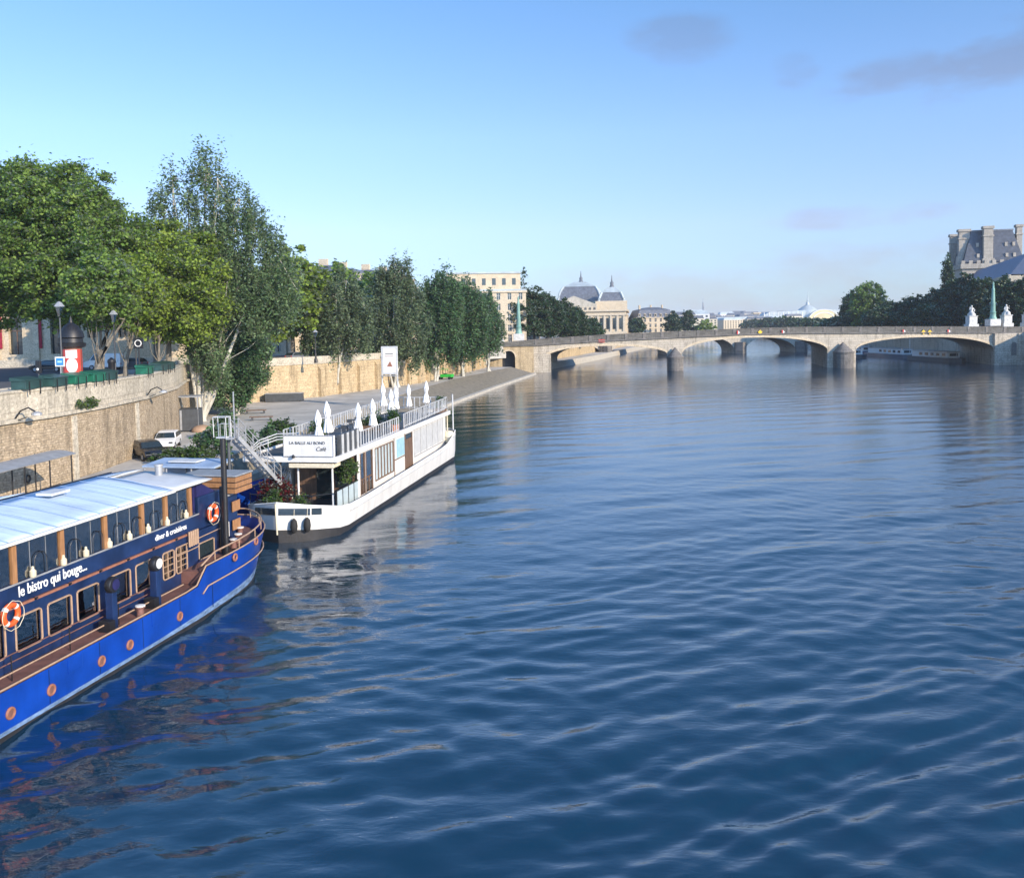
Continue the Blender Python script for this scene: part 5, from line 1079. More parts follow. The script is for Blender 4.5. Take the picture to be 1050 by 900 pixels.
lifebuoy(cx1+.13, 1.85, 3.2, 'orange lifebuoy beside the white lettering at the left picture edge', .88)
lifebuoy(cx1+.16, 13.9, 3.9, 'orange-red lifebuoy on the navy wheelhouse beside the tall dark mast', .95)
# life-raft crates: orange slats, grey top
P = put_on(bb, -2.5, 16.9, 4.32); t = T('slatted_crate', 'orange slatted crate with a grey lid on the navy cabin roof behind the mast', 'crate', P, -HB)
for k in range(3): MB().box(-1.4, 1.4, -.8, .8, .02+k*.27, .24+k*.27).build('slat', 'wood', t, bevel=.02)
MB().box(-1.3, 1.3, -.7, .7, .0, .8).build('body', 'darkgrey', t); MB().box(-1.45, 1.45, -.85, .85, .82, .90).build('lid', 'grey', t, bevel=.02)
# people-free furniture seen through the glazing
for k, y in enumerate((3.4, 5.6, 7.9, 9.9)):
    P = put_on(bb, -2.1, y, 3.47); t = T('dining_table', ('small square table inside the barge behind the upper glazing, %s' % ('nearest the left picture edge', 'second from the left picture edge', 'third from the left picture edge', 'fourth from the left picture edge')[k]), 'table', P, -HB, 'tables behind the upper glazing')
    MB().box(-.4, .4, -.4, .4, .72, .76).build('tabletop', 'white', t); MB().lathe([(.22, 0), (.03, .03), (.03, .72)], n=10).build('pedestal', 'black', t)

# ================================================================== SMALL BLUE BOAT and PONTOON SHELTER behind the barge
A_ = Vector((-22.6, 55.2, 0)); B_ = Vector((-15.9, 58.0, 0)); d_ = B_-A_
t = T('blue_boat', 'small bright blue boat with a raised bow between the barge and the white boat', 'boat', A_, math.atan2(d_.y, d_.x))
Lb = d_.length; vs = []; n = 12
for i in range(n+1):
    u = i/n; w = 1.25*(1-max(0, (u-.45)/.55)**2.2)**.8+.02; zt = 1.35+1.1*u**2.2; x = u*Lb
    vs += [(x+.0, -w, zt), (x-.25*u, -w*.8, .7+.3*u), (x-.9*u, -w*.35, -.2), (x-.9*u, w*.35, -.2), (x-.25*u, w*.8, .7+.3*u), (x, w, zt)]
fs = [(6*i+k, 6*i+6+k, 6*i+7+k, 6*i+k+1) for i in range(n) for k in range(5)]+[(0, 1, 2, 3, 4, 5)]
MB().add(vs, fs).build('hull', 'blue', t, smooth=True)
mb = MB(); mb.tube([vs[6*i] for i in range(n+1)]+[vs[6*i+5] for i in range(n, -1, -1)], .05, 5); mb.build('gunwale', 'tan', t)
fs = [(6*i+1, 6*i+7, 6*i+10, 6*i+4) for i in range(n)]; MB().add(vs, fs).build('deck', 'deck', t); MB().box(1, 3.6, -.8, .8, .9, 2.1).build('cuddy', 'navy', t, bevel=.06)
ps = T('pontoon_shelter', 'low blue-grey roofed shelter on a pontoon behind the barge roof', 'shelter', onz(178, 480, 4.3), R(-12))
ps.location.z = 0
MB().box(-4.2, 3.4, -1.5, 3.0, -.4, .9).build('pontoon', 'darkgrey', ps, bevel=.03)
m_ = MB(); m_.add([(-2.3, .4, 4.25), (2.3, .4, 4.25), (2.3, 2.6, 4.4), (-2.3, 2.6, 4.4), (-2.3, .4, 4.35), (2.3, .4, 4.35), (2.3, 2.6, 4.5), (-2.3, 2.6, 4.5)], [(0, 3, 2, 1), (4, 5, 6, 7), (0, 1, 5, 4), (1, 2, 6, 5), (2, 3, 7, 6), (3, 0, 4, 7)]); m_.build('roof', 'gutter', ps)
MB().box(-1.0, .8, 1.0, 2.0, 4.47, 4.55).build('hatch', 'roofgrey', ps)
for x in (-2.2, -.8, .8, 2.2):
    for y in (.5, 2.5): MB().tube([(x, y, .9), (x, y, 4.2)], .05, 6).build('post', 'grey', ps)
MB().box(2.22, 2.25, .5, 2.5, 2.0, 4.2).build('screen', 'clear', ps); MB().box(-2.2, 2.2, 2.52, 2.56, .9, 3.9).build('back_wall', 'gutter', ps)
MB().box(-1.4, .8, -.5, .8, .9, 2.1).build('bench', 'navy', ps, bevel=.03)

# gangway stairs of white rails, from the basket down to the white boat
a = Vector((onz(238, 446, 6.9))); Lg0 = ony(240, 448, 50.0); Lg1 = ony(284, 496, 52.5)
t = T('gangway', 'steep pale-railed gangway stair coming down behind the barge mast to the white boat', 'gangway', Lg0, 0)
d = Lg1-Lg0; hx = Vector((-d.y, d.x, 0)).normalized()*.4
for s in (-1, 1):
    MB().bar(hx*s, d+hx*s, .06, .22).build('stringer', 'grey', t)
    for h in (.4, .75, 1.1): MB().tube([hx*s+Vector((0, 0, h)), d+hx*s+Vector((0, 0, h))], .02 if h < 1 else .03, 6).build('handrail', 'grey', t)
    for k in range(7): p = d*(k/6)+hx*s; MB().tube([p, p+Vector((0, 0, 1.1))], .03, 5).build('baluster', 'grey', t)
for k in range(12): p = d*((k+.5)/12); MB().bar(p-hx, p+hx, .26, .03).build('tread', 'grey', t)
pl = MB(); pl.box(-.7, .1, -.4, .4, -.1, 0); pl.build('landing', 'grey', t)
for x, y in ((-.66, -.38), (-.66, .38), (-.02, -.38)): MB().tube([(x, y, -.2), (x, y, .8)], .02, 6).build('landing_post', 'grey', t)
MB().tube([(-.02, -.38, .8), (-.66, -.38, .8), (-.66, .38, .8)], .022, 5).build('handrail', 'grey', t)
MB().tube([(.05, .0, -.1), (.0, .1, 2.6)], .04, 5).build('signal_pole', 'grey', t); MB().tube([(-.35, .1, -6.9), (-.35, .1, -.1)], .09, 8).build('support_column', 'darkgrey', t)

# ================================================================== WHITE CAFE BOAT
HW = R(9.4); wb = T('cafe_boat', 'white two-deck cafe boat with closed parasols on its roof, moored beyond the blue barge', 'boat', (-10.127, 51.344, 0), -HW)
def wsheer(y): return 1.5+.012*max(0, y-5) if y < 25 else 1.74+.95*min(1, (y-25)/4)**1.5
# plan (x,y): blunt bow towards the camera
def wplan(k=0.): return [(0+k, 1.0), (-.12+k*.8, -.2-k*.5), (-1.2, -1.75-k), (-2.9, -2.6-k), (-4.6, -1.75-k), (-5.7-k*.8, -.2-k*.5), (-5.85-k, 1.0)]
YW = [1.0, 4, 8, 12, 16, 20, 24, 26, 27, 28, 29]
def wring(zf, k=0., bowz=None):
    pl = wplan(k); r = []
    for i, (x, y) in enumerate(pl): r.append((x, y, zf(max(0, y)) + (0 if bowz is None else bowz[i])))
    lft = [(-5.85-k, y, zf(y)) for y in YW[1:]]; st = [(-5.2, 30.1+k, zf(29)), (-2.9, 30.5+k, zf(29)), (-.65, 30.1+k, zf(29))]; rgt = [(0+k, y, zf(y)) for y in reversed(YW[1:])]
    return r+lft+st+rgt
def rings(name, m, rs, par, close_top=False):
    n = len(rs[0]); V = sum(rs, []); F = [(r*n+i, r*n+(i+1) % n, r*n+n+(i+1) % n, r*n+n+i) for r in range(len(rs)-1) for i in range(n)]
    if close_top: F.append(tuple(range((len(rs)-1)*n, len(rs)*n)))
    return MB().add(V, F).build(name, m, par, smooth=True)
bz = [0.05, .15, .5, .8, .5, .15, .05]
lowb = [.0, .1, .3, .42, .3, .1, .0]
rings('hull', 'whitehull', [wring(lambda y: .32, 0, lowb), wring(lambda y: .9, .08, [v*.7 for v in bz]), wring(wsheer, .14, bz)], wb)
rings('black_bottom', 'antifoul', [wring(lambda y: -1.0, -.1), wring(lambda y: .33, -.005, lowb)], wb)
dk = MB(); dk.prism([(p[0]*1., p[1]) for p in wplan(-.02)]+[(-5.8, y) for y in YW[1:]]+[(-5.1, 30.0), (-.7, 30.0)]+[(-.02, y) for y in reversed(YW[1:])], 1.0, 1.08); dk.build('deck', 'darkgrey', wb)
r_ = wring(lambda y: wsheer(y)+.03, .12, bz); MB().tube(r_+[r_[0]], .05, 6).build('gunwale', 'white', wb)
r_ = [p for p in wring(lambda y: wsheer(y)-.32, .15) if p[0] > -.3 and p[1] > .5]; MB().tube(sorted(r_, key=lambda p: p[1]), .03, 5).build('rubbing_strake', 'rail', wb)
MB().tube([(-2.9, -2.72, .5), (-2.9, -2.86, 2.3)], .05, 6).build('stem_post', 'cream', wb)
# black strip windows in the bow
def bowstrip(i0, i1, u0, u1, z, name='bow_window'):
    p = wplan(.13); a = Vector(p[i0]); b = Vector(p[i1]); A = a.lerp(b, u0); B = a.lerp(b, u1); n_ = Vector((b-a)).normalized(); n2 = Vector((-n_.y, n_.x))
    if n2.y > 0: n2 = -n2
    o = n2*.03
    f = MB().prism([(A+o).to_tuple(), (B+o).to_tuple(), (B-o).to_tuple(), (A-o).to_tuple()], [z[0], z[1], z[1], z[0]], [z[0]+.38, z[1]+.38, z[1]+.38, z[0]+.38]).build(name, 'glass', wb)
bowstrip(3, 2, .06, .98, (1.62, 1.5)); bowstrip(2, 1, .02, .35, (1.5, 1.42)); bowstrip(3, 4, .06, .98, (1.62, 1.5))
for x, y, l in ((-4.5, -1.95, 'left'), (-2.0, -2.45, ''), (-1.35, -2.1, '')):
    P = wb.matrix_world @ Vector((x, y, 0)); a = -HW; P = Vector((wb.location.x+x*math.cos(a)-y*math.sin(a), wb.location.y+x*math.sin(a)+y*math.cos(a), 0))
    t = T('fender', 'dark rubber fender hanging on the white bow, %s' % {'left': 'left of the stem', '': ('nearest right of the stem' if x < -1.8 else 'farther right of the stem')}[l], 'fender', (P.x, P.y, .55), -HW, 'dark fenders on the white bow')
    MB().lathe([(.04, 0), (.17, .12), (.21, .4), (.17, .7), (.05, .85)], n=12).build('body', 'rubber', t, smooth=True); MB().tube([(0, 0, .8), (0, .1, 1.35)], .015, 4).build('rope', 'cream', t)
# saloon walls
wx = -.6
SW = [(5.2, 5.9, 2.5, 4.0), (6.0, 7.3, 2.4, 4.0), (7.9, 12.0, 1.75, 3.9), (15.4, 17.4, 1.25, 4.05)]
mb = MB(); side_wall(mb, wx, .1, 4.6, 28.2, 1.08, 4.2, [(5.0, 5.85, 1.3, 4.0), (6.1, 7.4, 1.3, 4.0), (8.0, 12.2, 1.75, 3.9), (15.3, 17.2, 1.15, 4.0)])
mb.box(-5.3, -5.2, 4.6, 28.2, 1.08, 4.2); mb.box(-5.2, wx-.1, 28.1, 28.2, 1.08, 4.2); mb.build('saloon_wall', 'white', wb)
MB().box(-5.19, wx-.12, 4.9, 28, 1.09, 1.15).build('saloon_floor', 'woodbrown', wb)
iw = MB(); iw.box(-5.19, wx-.12, 7.9, 8.0, 1.15, 4.15); iw.build('inner_wall', 'woodbrown', wb)
f = MB(); f.box(wx-.1, wx+.02, 8.0, 12.2, 1.68, 1.76); f.box(wx-.1, wx+.02, 8.0, 12.2, 3.88, 3.96)
for k in range(7): f.box(wx-.1, wx+.025, 7.95+k*.7, 8.05+k*.7, 1.7, 3.9)
f = f.build('window', 'woodbrown', wb); MB().box(wx-.06, wx-.04, 8.0, 12.2, 1.75, 3.9).build('pane', 'frost', f)
f = MB(); f.box(wx-.08, wx+.03, 15.25, 15.35, 1.15, 4.0); f.box(wx-.08, wx+.03, 17.15, 17.25, 1.15, 4.0); f.box(wx-.06, wx+.0, 15.35, 16.22, 1.15, 3.5); f.box(wx-.06, wx+.0, 16.28, 17.15, 1.15, 3.5); f.box(wx-.08, wx+.02, 15.35, 17.15, 3.5, 3.6); f.build('door', 'woodbrown', wb)
MB().box(wx-.05, wx-.03, 15.35, 17.15, 3.61, 4.0).build('fanlight', 'glass', wb)
MB().box(wx+.002, wx+.03, 13.0, 15.0, 2.55, 3.9).build('blue_poster', 'posterblue', wb)
f = MB(); f.box(wx, wx+.04, 17.7, 27.2, 1.9, 1.97); f.box(wx, wx+.04, 17.7, 27.2, 4.05, 4.12)
for k in range(6): f.box(wx, wx+.035, 17.7+k*1.89, 17.76+k*1.89, 1.9, 4.1)
f.build('panel_battens', 'grey', wb)
for k in range(5): MB().box(wx+.001, wx+.02, 17.85+k*1.89, 19.5+k*1.89, 2.05, 3.98).build('shutter_panel', 'rail', wb, bevel=.004)
MB().box(wx, wx+.05, 4.6, 28.2, 4.13, 4.2).build('shadow_gap_strip', 'woodbrown', wb)  # dark strip put in for the shaded gap under the deck slab
MB().box(wx, wx+.05, 4.6, 28.2, 1.16, 1.24).build('skirting', 'darkgrey', wb)
f = MB(); f.box(wx-.0, wx+.03, 12.35, 12.45, 1.24, 4.1); f.box(wx, wx+.03, 15.1, 15.2, 1.24, 4.1); f.box(wx, wx+.03, 12.45, 15.1, 2.42, 2.5); f.build('side_frame', 'woodbrown', wb)
for a, b in ((5.0, 5.85), (6.1, 7.4)):
    f = MB(); f.box(wx-.08, wx+.03, a-.06, a+.02, 1.3, 4); f.box(wx-.08, wx+.03, b-.02, b+.06, 1.3, 4); f.box(wx-.08, wx+.02, a, b, 2.25, 2.33); f.box(wx-.08, wx+.02, (a+b)/2-.03, (a+b)/2+.03, 1.3, 2.3); f = f.build('window', 'woodbrown', wb); MB().box(wx-.05, wx-.03, a, b, 1.3, 4).build('pane', 'clear', f)
# front veranda: glass wind screens, dark interior with red wood
mb = MB(); mb.box(-4.9, wx-.15, 4.6, 4.7, 1.08, 4.15); mb.build('veranda_back', 'woodbrown', wb)
MB().box(-3.4, -2.3, 4.52, 4.58, 1.15, 3.9).build('veranda_door', 'glass', wb)
MB().box(-2.1, wx-.4, 4.52, 4.58, 1.9, 3.8).build('veranda_window', 'glass', wb)
for k in range(4): a = .6+k*1.0; f = MB(); f.box(wx+.0, wx+.05, a-.04, a+.04, 1.08, 2.45); f.box(wx+.0, wx+.05, a+.04, a+.96, 2.38, 2.45); f = f.build('wind_screen', 'black', wb); MB().box(wx+.015, wx+.03, a+.04, a+.96, 1.1, 2.38).build('pane', 'frost', f)
for x in (-.75, -2.9, -5.0): MB().tube([(x, .45, 1.08), (x, .45, 4.3)], .06, 8).build('veranda_post', 'white', wb)
MB().tube([(wx, 4.5, 1.08), (wx, 4.5, 4.2)], .07, 8).build('veranda_post', 'white', wb)
mb = MB(); mb.tube([(-5.6, -.4, 2.35), (-4.4, -1.2, 2.45), (-1.4, -1.2, 2.45), (-.5, .3, 2.35)], .03, 5); 
for x, y in ((-5.6, -.4), (-4.4, -1.2), (-2.9, -1.2), (-1.4, -1.2), (-.5, .3)): mb.tube([(x, y, 1.08), (x, y, 2.42)], .03, 5)
mb.build('bow_rail', 'black', wb)
# upper deck slab
mb = MB(); mb.box(-6.1, -.35, .1, 28.6, 4.3, 4.42); mb.build('upper_deck', 'darkgrey', wb)
mb = MB(); mb.box(-.42, -.22, -.02, 28.7, 4.22, 4.56); mb.box(-6.2, -.42, -.02, .16, 4.22, 4.56); mb.box(-6.25, -6.1, .16, 28.7, 4.22, 4.56); mb.build('fascia', 'white', wb, bevel=.02)
MB().box(-3.3, -.5, .0, 1.2, 3.88, 4.14).build('blind_box', 'cream', wb, bevel=.03)
# sign box
mb = MB(); mb.box(-3.55, -.45, -.05, .25, 4.58, 5.82); sb_ = mb.build('name_board', 'white', wb, bevel=.02)
mb = MB(); mb.tube([(-3.55, -.07, 4.58), (-.45, -.07, 4.58), (-.45, -.07, 5.82), (-3.55, -.07, 5.82), (-3.55, -.07, 4.58)], .025, 4); mb.build('frame', 'grey', sb_)
text('LA BALLE AU BOND', .25, 'textdark', wb, (-3.2, -.065, 5.30), (1, 0, 0), (0, 0, 1)); text('Café', .34, 'textdark', wb, (-1.55, -.065, 4.92), (1, 0, 0), (0, 0, 1), shear=.3)
MB().lathe([(.08, 0), (.1, .1), (.05, .2)], (-2.9, -.2, 4.5), 8).build('spot_lamp', 'black', wb)
# terrace railings
def wrail(pts, par, name='terrace_rail', m='rail', h=1.05, gap=.5):
    mb = MB(); 
    for z in (h, h*.12): mb.tube([(p[0], p[1], p[2]+z) for p in pts], .035, 5)
    for a, b in zip(pts[:-1], pts[1:]):
        a, b = Vector(a), Vector(b); n = max(1, int((b-a).length/gap))
        for k in range(n+1): q = a.lerp(b, k/n); mb.bar(q, q+Vector((0, 0, h)), .05 if k % 3 else .08, .05 if k % 3 else .08)
    return mb.build(name, m, par)
wrail([(-.45, 4.8, 4.45), (-.45, 13.2, 4.5)], wb); wrail([(-.45, 14.6, 4.6), (-.45, 28.3, 4.75)], wb); wrail([(-.45, 28.3, 4.75), (-6.0, 28.3, 4.75)], wb); wrail([(-6.0, 28.3, 4.6), (-6.0, 5.5, 4.45)], wb)
MB().box(-.6, -.4, .9, 4.4, 4.45, 5.75).build('side_panel', 'darkgrey', wb)
for k in range(4): MB().box(-.42, -.36, 1.2+k*.9, 1.5+k*.9, 4.45, 5.75).build('panel_post', 'rail', wb)
# curved rail and outside stair at the bow's left
mb = MB()
for dz in (0, .3, .6): mb.tube([(-6.1+.0, -.2+.1, 4.5+dz*.3), (-5.7, 1.2, 5.0+dz*.6), (-4.9, 2.0, 5.3+dz*.6), (-3.6, 2.4, 5.35+dz*.5)], .035, 5)
for x, y, z in ((-5.9, .5, 5.0), (-5.3, 1.6, 5.4), (-4.5, 2.2, 5.65), (-3.7, 2.4, 5.7)): mb.tube([(x, y, 4.45), (x, y, z)], .03, 5)
mb.build('curved_rail', 'rail', wb)
mb = MB(); s0 = Vector((-4.9, 3.9, 4.2)); s1 = Vector((-4.9, .6, 1.1))
for dx in (-.4, .4): mb.bar(s0+Vector((dx, 0, 0)), s1+Vector((dx, 0, 0)), .05, .22)
for k in range(10): p = s0.lerp(s1, (k+.5)/10); mb.box(p.x-.4, p.x+.4, p.y-.12, p.y+.12, p.z-.02, p.z+.02)
for h in (.5, .9): mb.tube([s0+Vector((.4, 0, h)), s1+Vector((.4, 0, h))], .03, 5)
mb.build('stair', 'rail', wb)
mb = MB(); mb.tube([(-.15, 29.3, 2.6), (-.15, 29.3, 6.0)], .07, 6); mb.build('stern_post', 'rail', wb)
for x in (-.6, -2.2): MB().tube([(x, 28.9, 1.1), (x, 28.9, 4.6)], .06, 6).build('stern_post', 'cream', wb)
def on_wb(x, y, z): a = -HW; return Vector((wb.location.x+x*math.cos(a)-y*math.sin(a), wb.location.y+x*math.sin(a)+y*math.cos(a), z))
P = on_wb(-.35, 28.3, 1.7); t = T('tender_raft', 'cream inflatable raft hanging at the stern of the white boat', 'raft', P, -HW)
MB().lathe([(.1, -.1), (.42, 0), (.5, .5), (.42, 1.0), (.1, 1.1)], n=14).build('body', 'cream', t, smooth=True); MB().torus((0, 0, .5), .5, .04, 'z').build('strap', 'grey', t)

# closed parasols on the terrace
def parasol_proto():
    t = T('closed_parasol', 'x', 'parasol', (0, 0, 0), 0, 'closed white parasols on the roof terrace')
    MB().lathe([(.3, 0), (.3, .06), (.06, .09)], n=12).build('base', 'darkgrey', t); MB().tube([(0, 0, .05), (0, 0, 2.75)], .025, 6).build('pole', 'grey', t)
    mb = MB(); n = 20; prof = [(.31, .98), (.28, 1.2), (.22, 1.5), (.13, 1.84), (.16, 1.96), (.22, 2.2), (.16, 2.52), (.05, 2.78), (.01, 2.82)]; vs = []; fs = []
    for j, (r, z) in enumerate(prof):
        for k in range(n): a = 2*math.pi*k/n; rr = r*(1+(.22 if k % 2 else -.12)*(1 if j < 6 else .4)); vs.append((rr*math.cos(a), rr*math.sin(a), z+(.06 if k % 2 and j == 0 else 0)))
    for i in range(len(prof)-1):
        for k in range(n): a = i*n+k; b = i*n+(k+1) % n; fs.append((a, b, b+n, a+n))
    fs.append(tuple(range(n))); mb.add(vs, fs).build('canopy', 'fabric', t); MB().torus((0, 0, 1.84), .135, .02, 'z', 14, 5).build('strap', 'grey', t)
    return t
pp = parasol_proto()
PL = [((327, 418), 7.35, 'closed white parasol right behind the name board, leftmost of the row', 1.0), ((336.5, 409), 7.65, 'closed white parasol second from the left, taller than its left neighbour', 1.08), ((367, 411), 7.4, 'closed white parasol behind the right corner of the name board', 1.0),
      ((384, 407), 7.4, 'closed white parasol standing alone over the middle of the terrace rail', 1.0), ((393.5, 391), 7.6, 'closed white parasol at the left of the middle cluster under the billboard', 1.0), ((400.5, 397), 7.4, 'closed white parasol lowest in the middle cluster under the billboard', .95),
      ((405.5, 393), 7.6, 'closed white parasol at the right of the middle cluster under the billboard', .95), ((419, 392), 7.5, 'thin closed white parasol between the middle cluster and the last one', .9), ((436, 389), 7.55, 'closed white parasol farthest right, above the stern rail', 1.0)]
for i, ((px, py), zt, lab, s) in enumerate(PL):
    P = onz(px, py, zt); q = local(wb, P); q.y = min(q.y, 27.6); q.x = min(-.9, max(-5.7, q.x)); W_ = on_wb(q.x, q.y, 4.42); sz = (zt-4.42)/2.82
    o = pp if i == 0 else dup(pp, (0, 0, 0), 0); o.location = W_; o.rotation_euler = (R(rngb.uniform(-2, 2)), R(rngb.uniform(-2, 2)), rngb.uniform(0, 3)); o.scale = (s*.85, s*.85, sz*.96*(1 if i != 1 else 1)); o['label'] = lab
# terrace tables and chairs
tb = T('terrace_table', 'x', 'table', (0, 0, 0), 0, 'dark tables on the roof terrace'); MB().box(-.4, .4, -.4, .4, .71, .75).build('tabletop', 'darkgrey', tb); MB().lathe([(.25, 0), (.03, .04), (.03, .71)], n=8).build('pedestal', 'black', tb)
tl = ['small dark terrace table just behind the name board', 'small dark terrace table beside the second parasol', 'small dark terrace table before the parasol at the board corner', 'small dark terrace table between the two lone parasols', 'small dark terrace table left of the middle parasol cluster', 'small dark terrace table in front of the middle parasol cluster', 'small dark terrace table right of the middle parasol cluster', 'small dark terrace table nearest the stern rail']
for i, (x, y) in enumerate([(-1.6, 2.6), (-4.3, 5.6), (-2.0, 7.2), (-3.6, 11), (-4.6, 15), (-2.0, 17), (-3.4, 21.5), (-1.9, 25.5)]):
    o = tb if i == 0 else dup(tb, (0, 0, 0), 0); o.location = on_wb(x, y, 4.42); o['label'] = tl[i]
ch = T('terrace_chair', 'x', 'chair', (0, 0, 0), 0, 'dark chairs around the terrace tables')
MB().box(-.2, .2, -.2, .2, .43, .46).build('seat', 'darkgrey', ch)
bk = MB(); bk.box(-.2, .2, .18, .21, .6, .85); bk.build('backrest', 'darkgrey', ch)
for x in (-.18, .18):
    for y in (-.18, .18): MB().tube([(x, y, 0), (x, y, .44 if y < 0 else .85)], .015, 4).build('leg', 'grey', ch)
cn = 0
for i, (x, y) in enumerate([(-1.6, 2.6), (-4.3, 5.6), (-2.0, 7.2), (-3.6, 11), (-4.6, 15), (-2.0, 17), (-3.4, 21.5), (-1.9, 25.5)]):
    for k, (dx, dy, a) in enumerate(((0, .6, 0), (0, -.6, math.pi))):
        o = ch if cn == 0 else dup(ch, (0, 0, 0), 0); cn += 1; o.location = on_wb(x+dx, y+dy, 4.42); o.rotation_euler = (0, 0, a-HW); o['label'] = ('dark chair beyond the ' if k == 0 else 'dark chair before the ')+tl[i][len('small dark '):]
# planting on the boats
def on_boat_bush(name, lab, x, y, z, r, h, n, lf, lm, seed, pot=None): return bush(name, lab, 'plant', on_wb(x, y, z), r, h, n, lf, lm, seed, pot=pot)
on_boat_bush('red_maple', 'burgundy-leaved small maple on the fore deck of the white boat', -4.3, .3, 1.3, (1.15, .8), 1.9, 2600, .13, L_RED, 201)
on_boat_bush('potted_plant', 'yellow-green bushy plant in a pot at the white bow, left of its post', -3.8, -1.3, 1.08, (.6, .45), 1.3, 1300, .11, L_BUSH, 202, (.9, .6, .5, 'terracotta'))
on_boat_bush('potted_plant', 'low green plant in a dark trough at the white bow, right of its post', -2.0, -1.25, 1.08, (.65, .35), 1.0, 900, .10, L_BUSH, 203, (1.2, .45, .4, 'woodbrown'))
on_boat_bush('hanging_plant', 'orange and green hanging shrub at the front corner of the saloon', -.75, 2.9, 2.5, (.5, 1.1), 1.6, 1500, .12, L_BUSH, 204)
on_boat_bush('planter_shrub', 'green planter bush on the terrace between the two rail sections', -.95, 13.8, 4.42, (.5, .9), 1.1, 1000, .12, L_BUSH, 205, (.5, 1.6, .55, 'terracotta'))
on_boat_bush('planter_shrub', 'low green shrub in a trough beside the second terrace parasol', -5.0, 9.0, 4.42, (.5, 1.6), 1.0, 1100, .12, L_BUSH, 206, (.5, 2.6, .4, 'woodbrown'))
on_boat_bush('planter_shrub', 'small green plant at the stern corner of the terrace', -1.0, 27.8, 4.42, (.7, .35), 1.2, 700, .12, L_BUSH, 207, (1.2, .4, .45, 'woodbrown'))
on_boat_bush('planter_shrub', 'dark green shrub in a trough before the middle parasol cluster', -3.0, 14.2, 4.42, (1.1, .45), 1.0, 900, .12, L_BUSH, 208, (1.8, .45, .4, 'woodbrown'))

# ================================================================== THINGS ON THE LOWER QUAY
def car(loc, rz, paint, lab, kind='hatch', group=None, name='parked_car'):
    t = T(name, lab, 'van' if kind == 'van' else 'car', loc, rz, group)
    if kind == 'van': prof = [(-2.4, .35), (-2.45, .9), (-2.4, 1.9), (-2.2, 2.15), (1.2, 2.15), (1.75, 1.25), (2.45, 1.0), (2.5, .35)]; W_ = .92
    else: prof = [(-2.05, .35), (-2.12, .75), (-2.0, .98), (-1.55, 1.38), (-1.1, 1.46), (.1, 1.46), (.5, 1.38), (1.05, .98), (1.9, .82), (2.1, .6), (2.1, .35)]; W_ = .86
    n = len(prof); vs = []; fs = []
    for s in (-1, 1):
        for k in (1, 0):
            for y, z in prof: vs.append((s*(W_-(0 if z < 1 else (z-1)*.32)-(.06 if k else 0)*0), y, z)) if k else None
    b_ = MB().add(vs, [tuple(range(n)), tuple(range(n, 2*n))[::-1]]+[(i, (i+1) % n, (i+1) % n+n, i+n) for i in range(n)]).build('body', paint, t, bevel=.06)
    g = MB()
    if kind == 'van':
        for s in (-1, 1): g.add([(s*(W_-.06), .1, 1.3), (s*(W_-.06), 1.55, 1.3), (s*(W_-.28), 1.15, 2.0), (s*(W_-.28), .1, 2.0)], [(0, 1, 2, 3)])
        g.add([(-.8, 1.77, 1.28), (.8, 1.77, 1.28), (.6, 1.24, 2.1), (-.6, 1.24, 2.1)], [(0, 1, 2, 3)])
    else:
        for s in (-1, 1): g.add([(s*(W_+.012), -1.85, 1.0), (s*(W_+.012), .95, 1.0), (s*(W_-.09), .42, 1.37), (s*(W_-.09), -1.4, 1.37)], [(0, 1, 2, 3)])
        g.add([(-.8, 1.08, 1.0), (.8, 1.08, 1.0), (.66, .53, 1.39), (-.66, .53, 1.39)], [(0, 1, 2, 3)]); g.add([(-.8, -2.03, 1.0), (.8, -2.03, 1.0), (.66, -1.58, 1.39), (-.66, -1.58, 1.39)], [(0, 1, 2, 3)])
    g.build('windows', 'glass', t)
    for s in (-1, 1):
        for y in (-1.3, 1.35):
            w_ = MB().lathe([(.32, -.1), (.33, -.05), (.33, .08), (.3, .1)], n=18).build('wheel', 'rubber', t, smooth=True); w_.matrix_local = Matrix.Translation((s*(W_-.08), y, .33)) @ Matrix.Rotation(R(90), 4, 'Y'); MB().lathe([(.2, -.11), (.2, .11)], n=14).build('rim', 'grey', w_)
        MB().box(s*.62-.16, s*.62+.16, 2.08 if kind != 'van' else 2.46, 2.13 if kind != 'van' else 2.52, .62, .76).build('headlight', 'clear', t); MB().box(s*.68-.1, s*.68+.1, -2.14 if kind != 'van' else -2.47, -2.08 if kind != 'van' else -2.41, .72, .9).build('tail_light', 'redpaint', t)
    return t
car(onz(152, 470, 2.0), R(-140), 'carblack', 'shiny black car parked at the foot of the embankment wall')
car(onz(172, 459, 2.0), R(-168), 'carwhite', 'white car with dark windows parked just beyond the shiny black car')
# dark site cabin at the foot of the wall
P = onz(187, 443, 2.0); t = T('site_cabin', 'dark grey open-topped cabin with a frame, against the end of the near wall', 'cabin', P, R(8))
MB().box(-2.0, 1.6, 0, 2.2, .1, 2.3).build('body', 'darkgrey', t, bevel=.03)
for x, y in ((-1.95, .05), (1.55, .05), (-1.95, 2.1), (1.55, 2.1)): MB().box(x-.05, x+.05, y-.05, y+.05, 0, 3.5).build('post', 'grey', t)
MB().box(-2.1, 1.7, -.1, 2.3, 3.5, 3.6).build('roof', 'grey', t); MB().box(-2.06, -1.3, -.03, -.001, .2, 2.2).build('door', 'black', t); MB().box(-.2, .0, -.03, -.001, .2, 2.2).build('panel', 'grey', t)
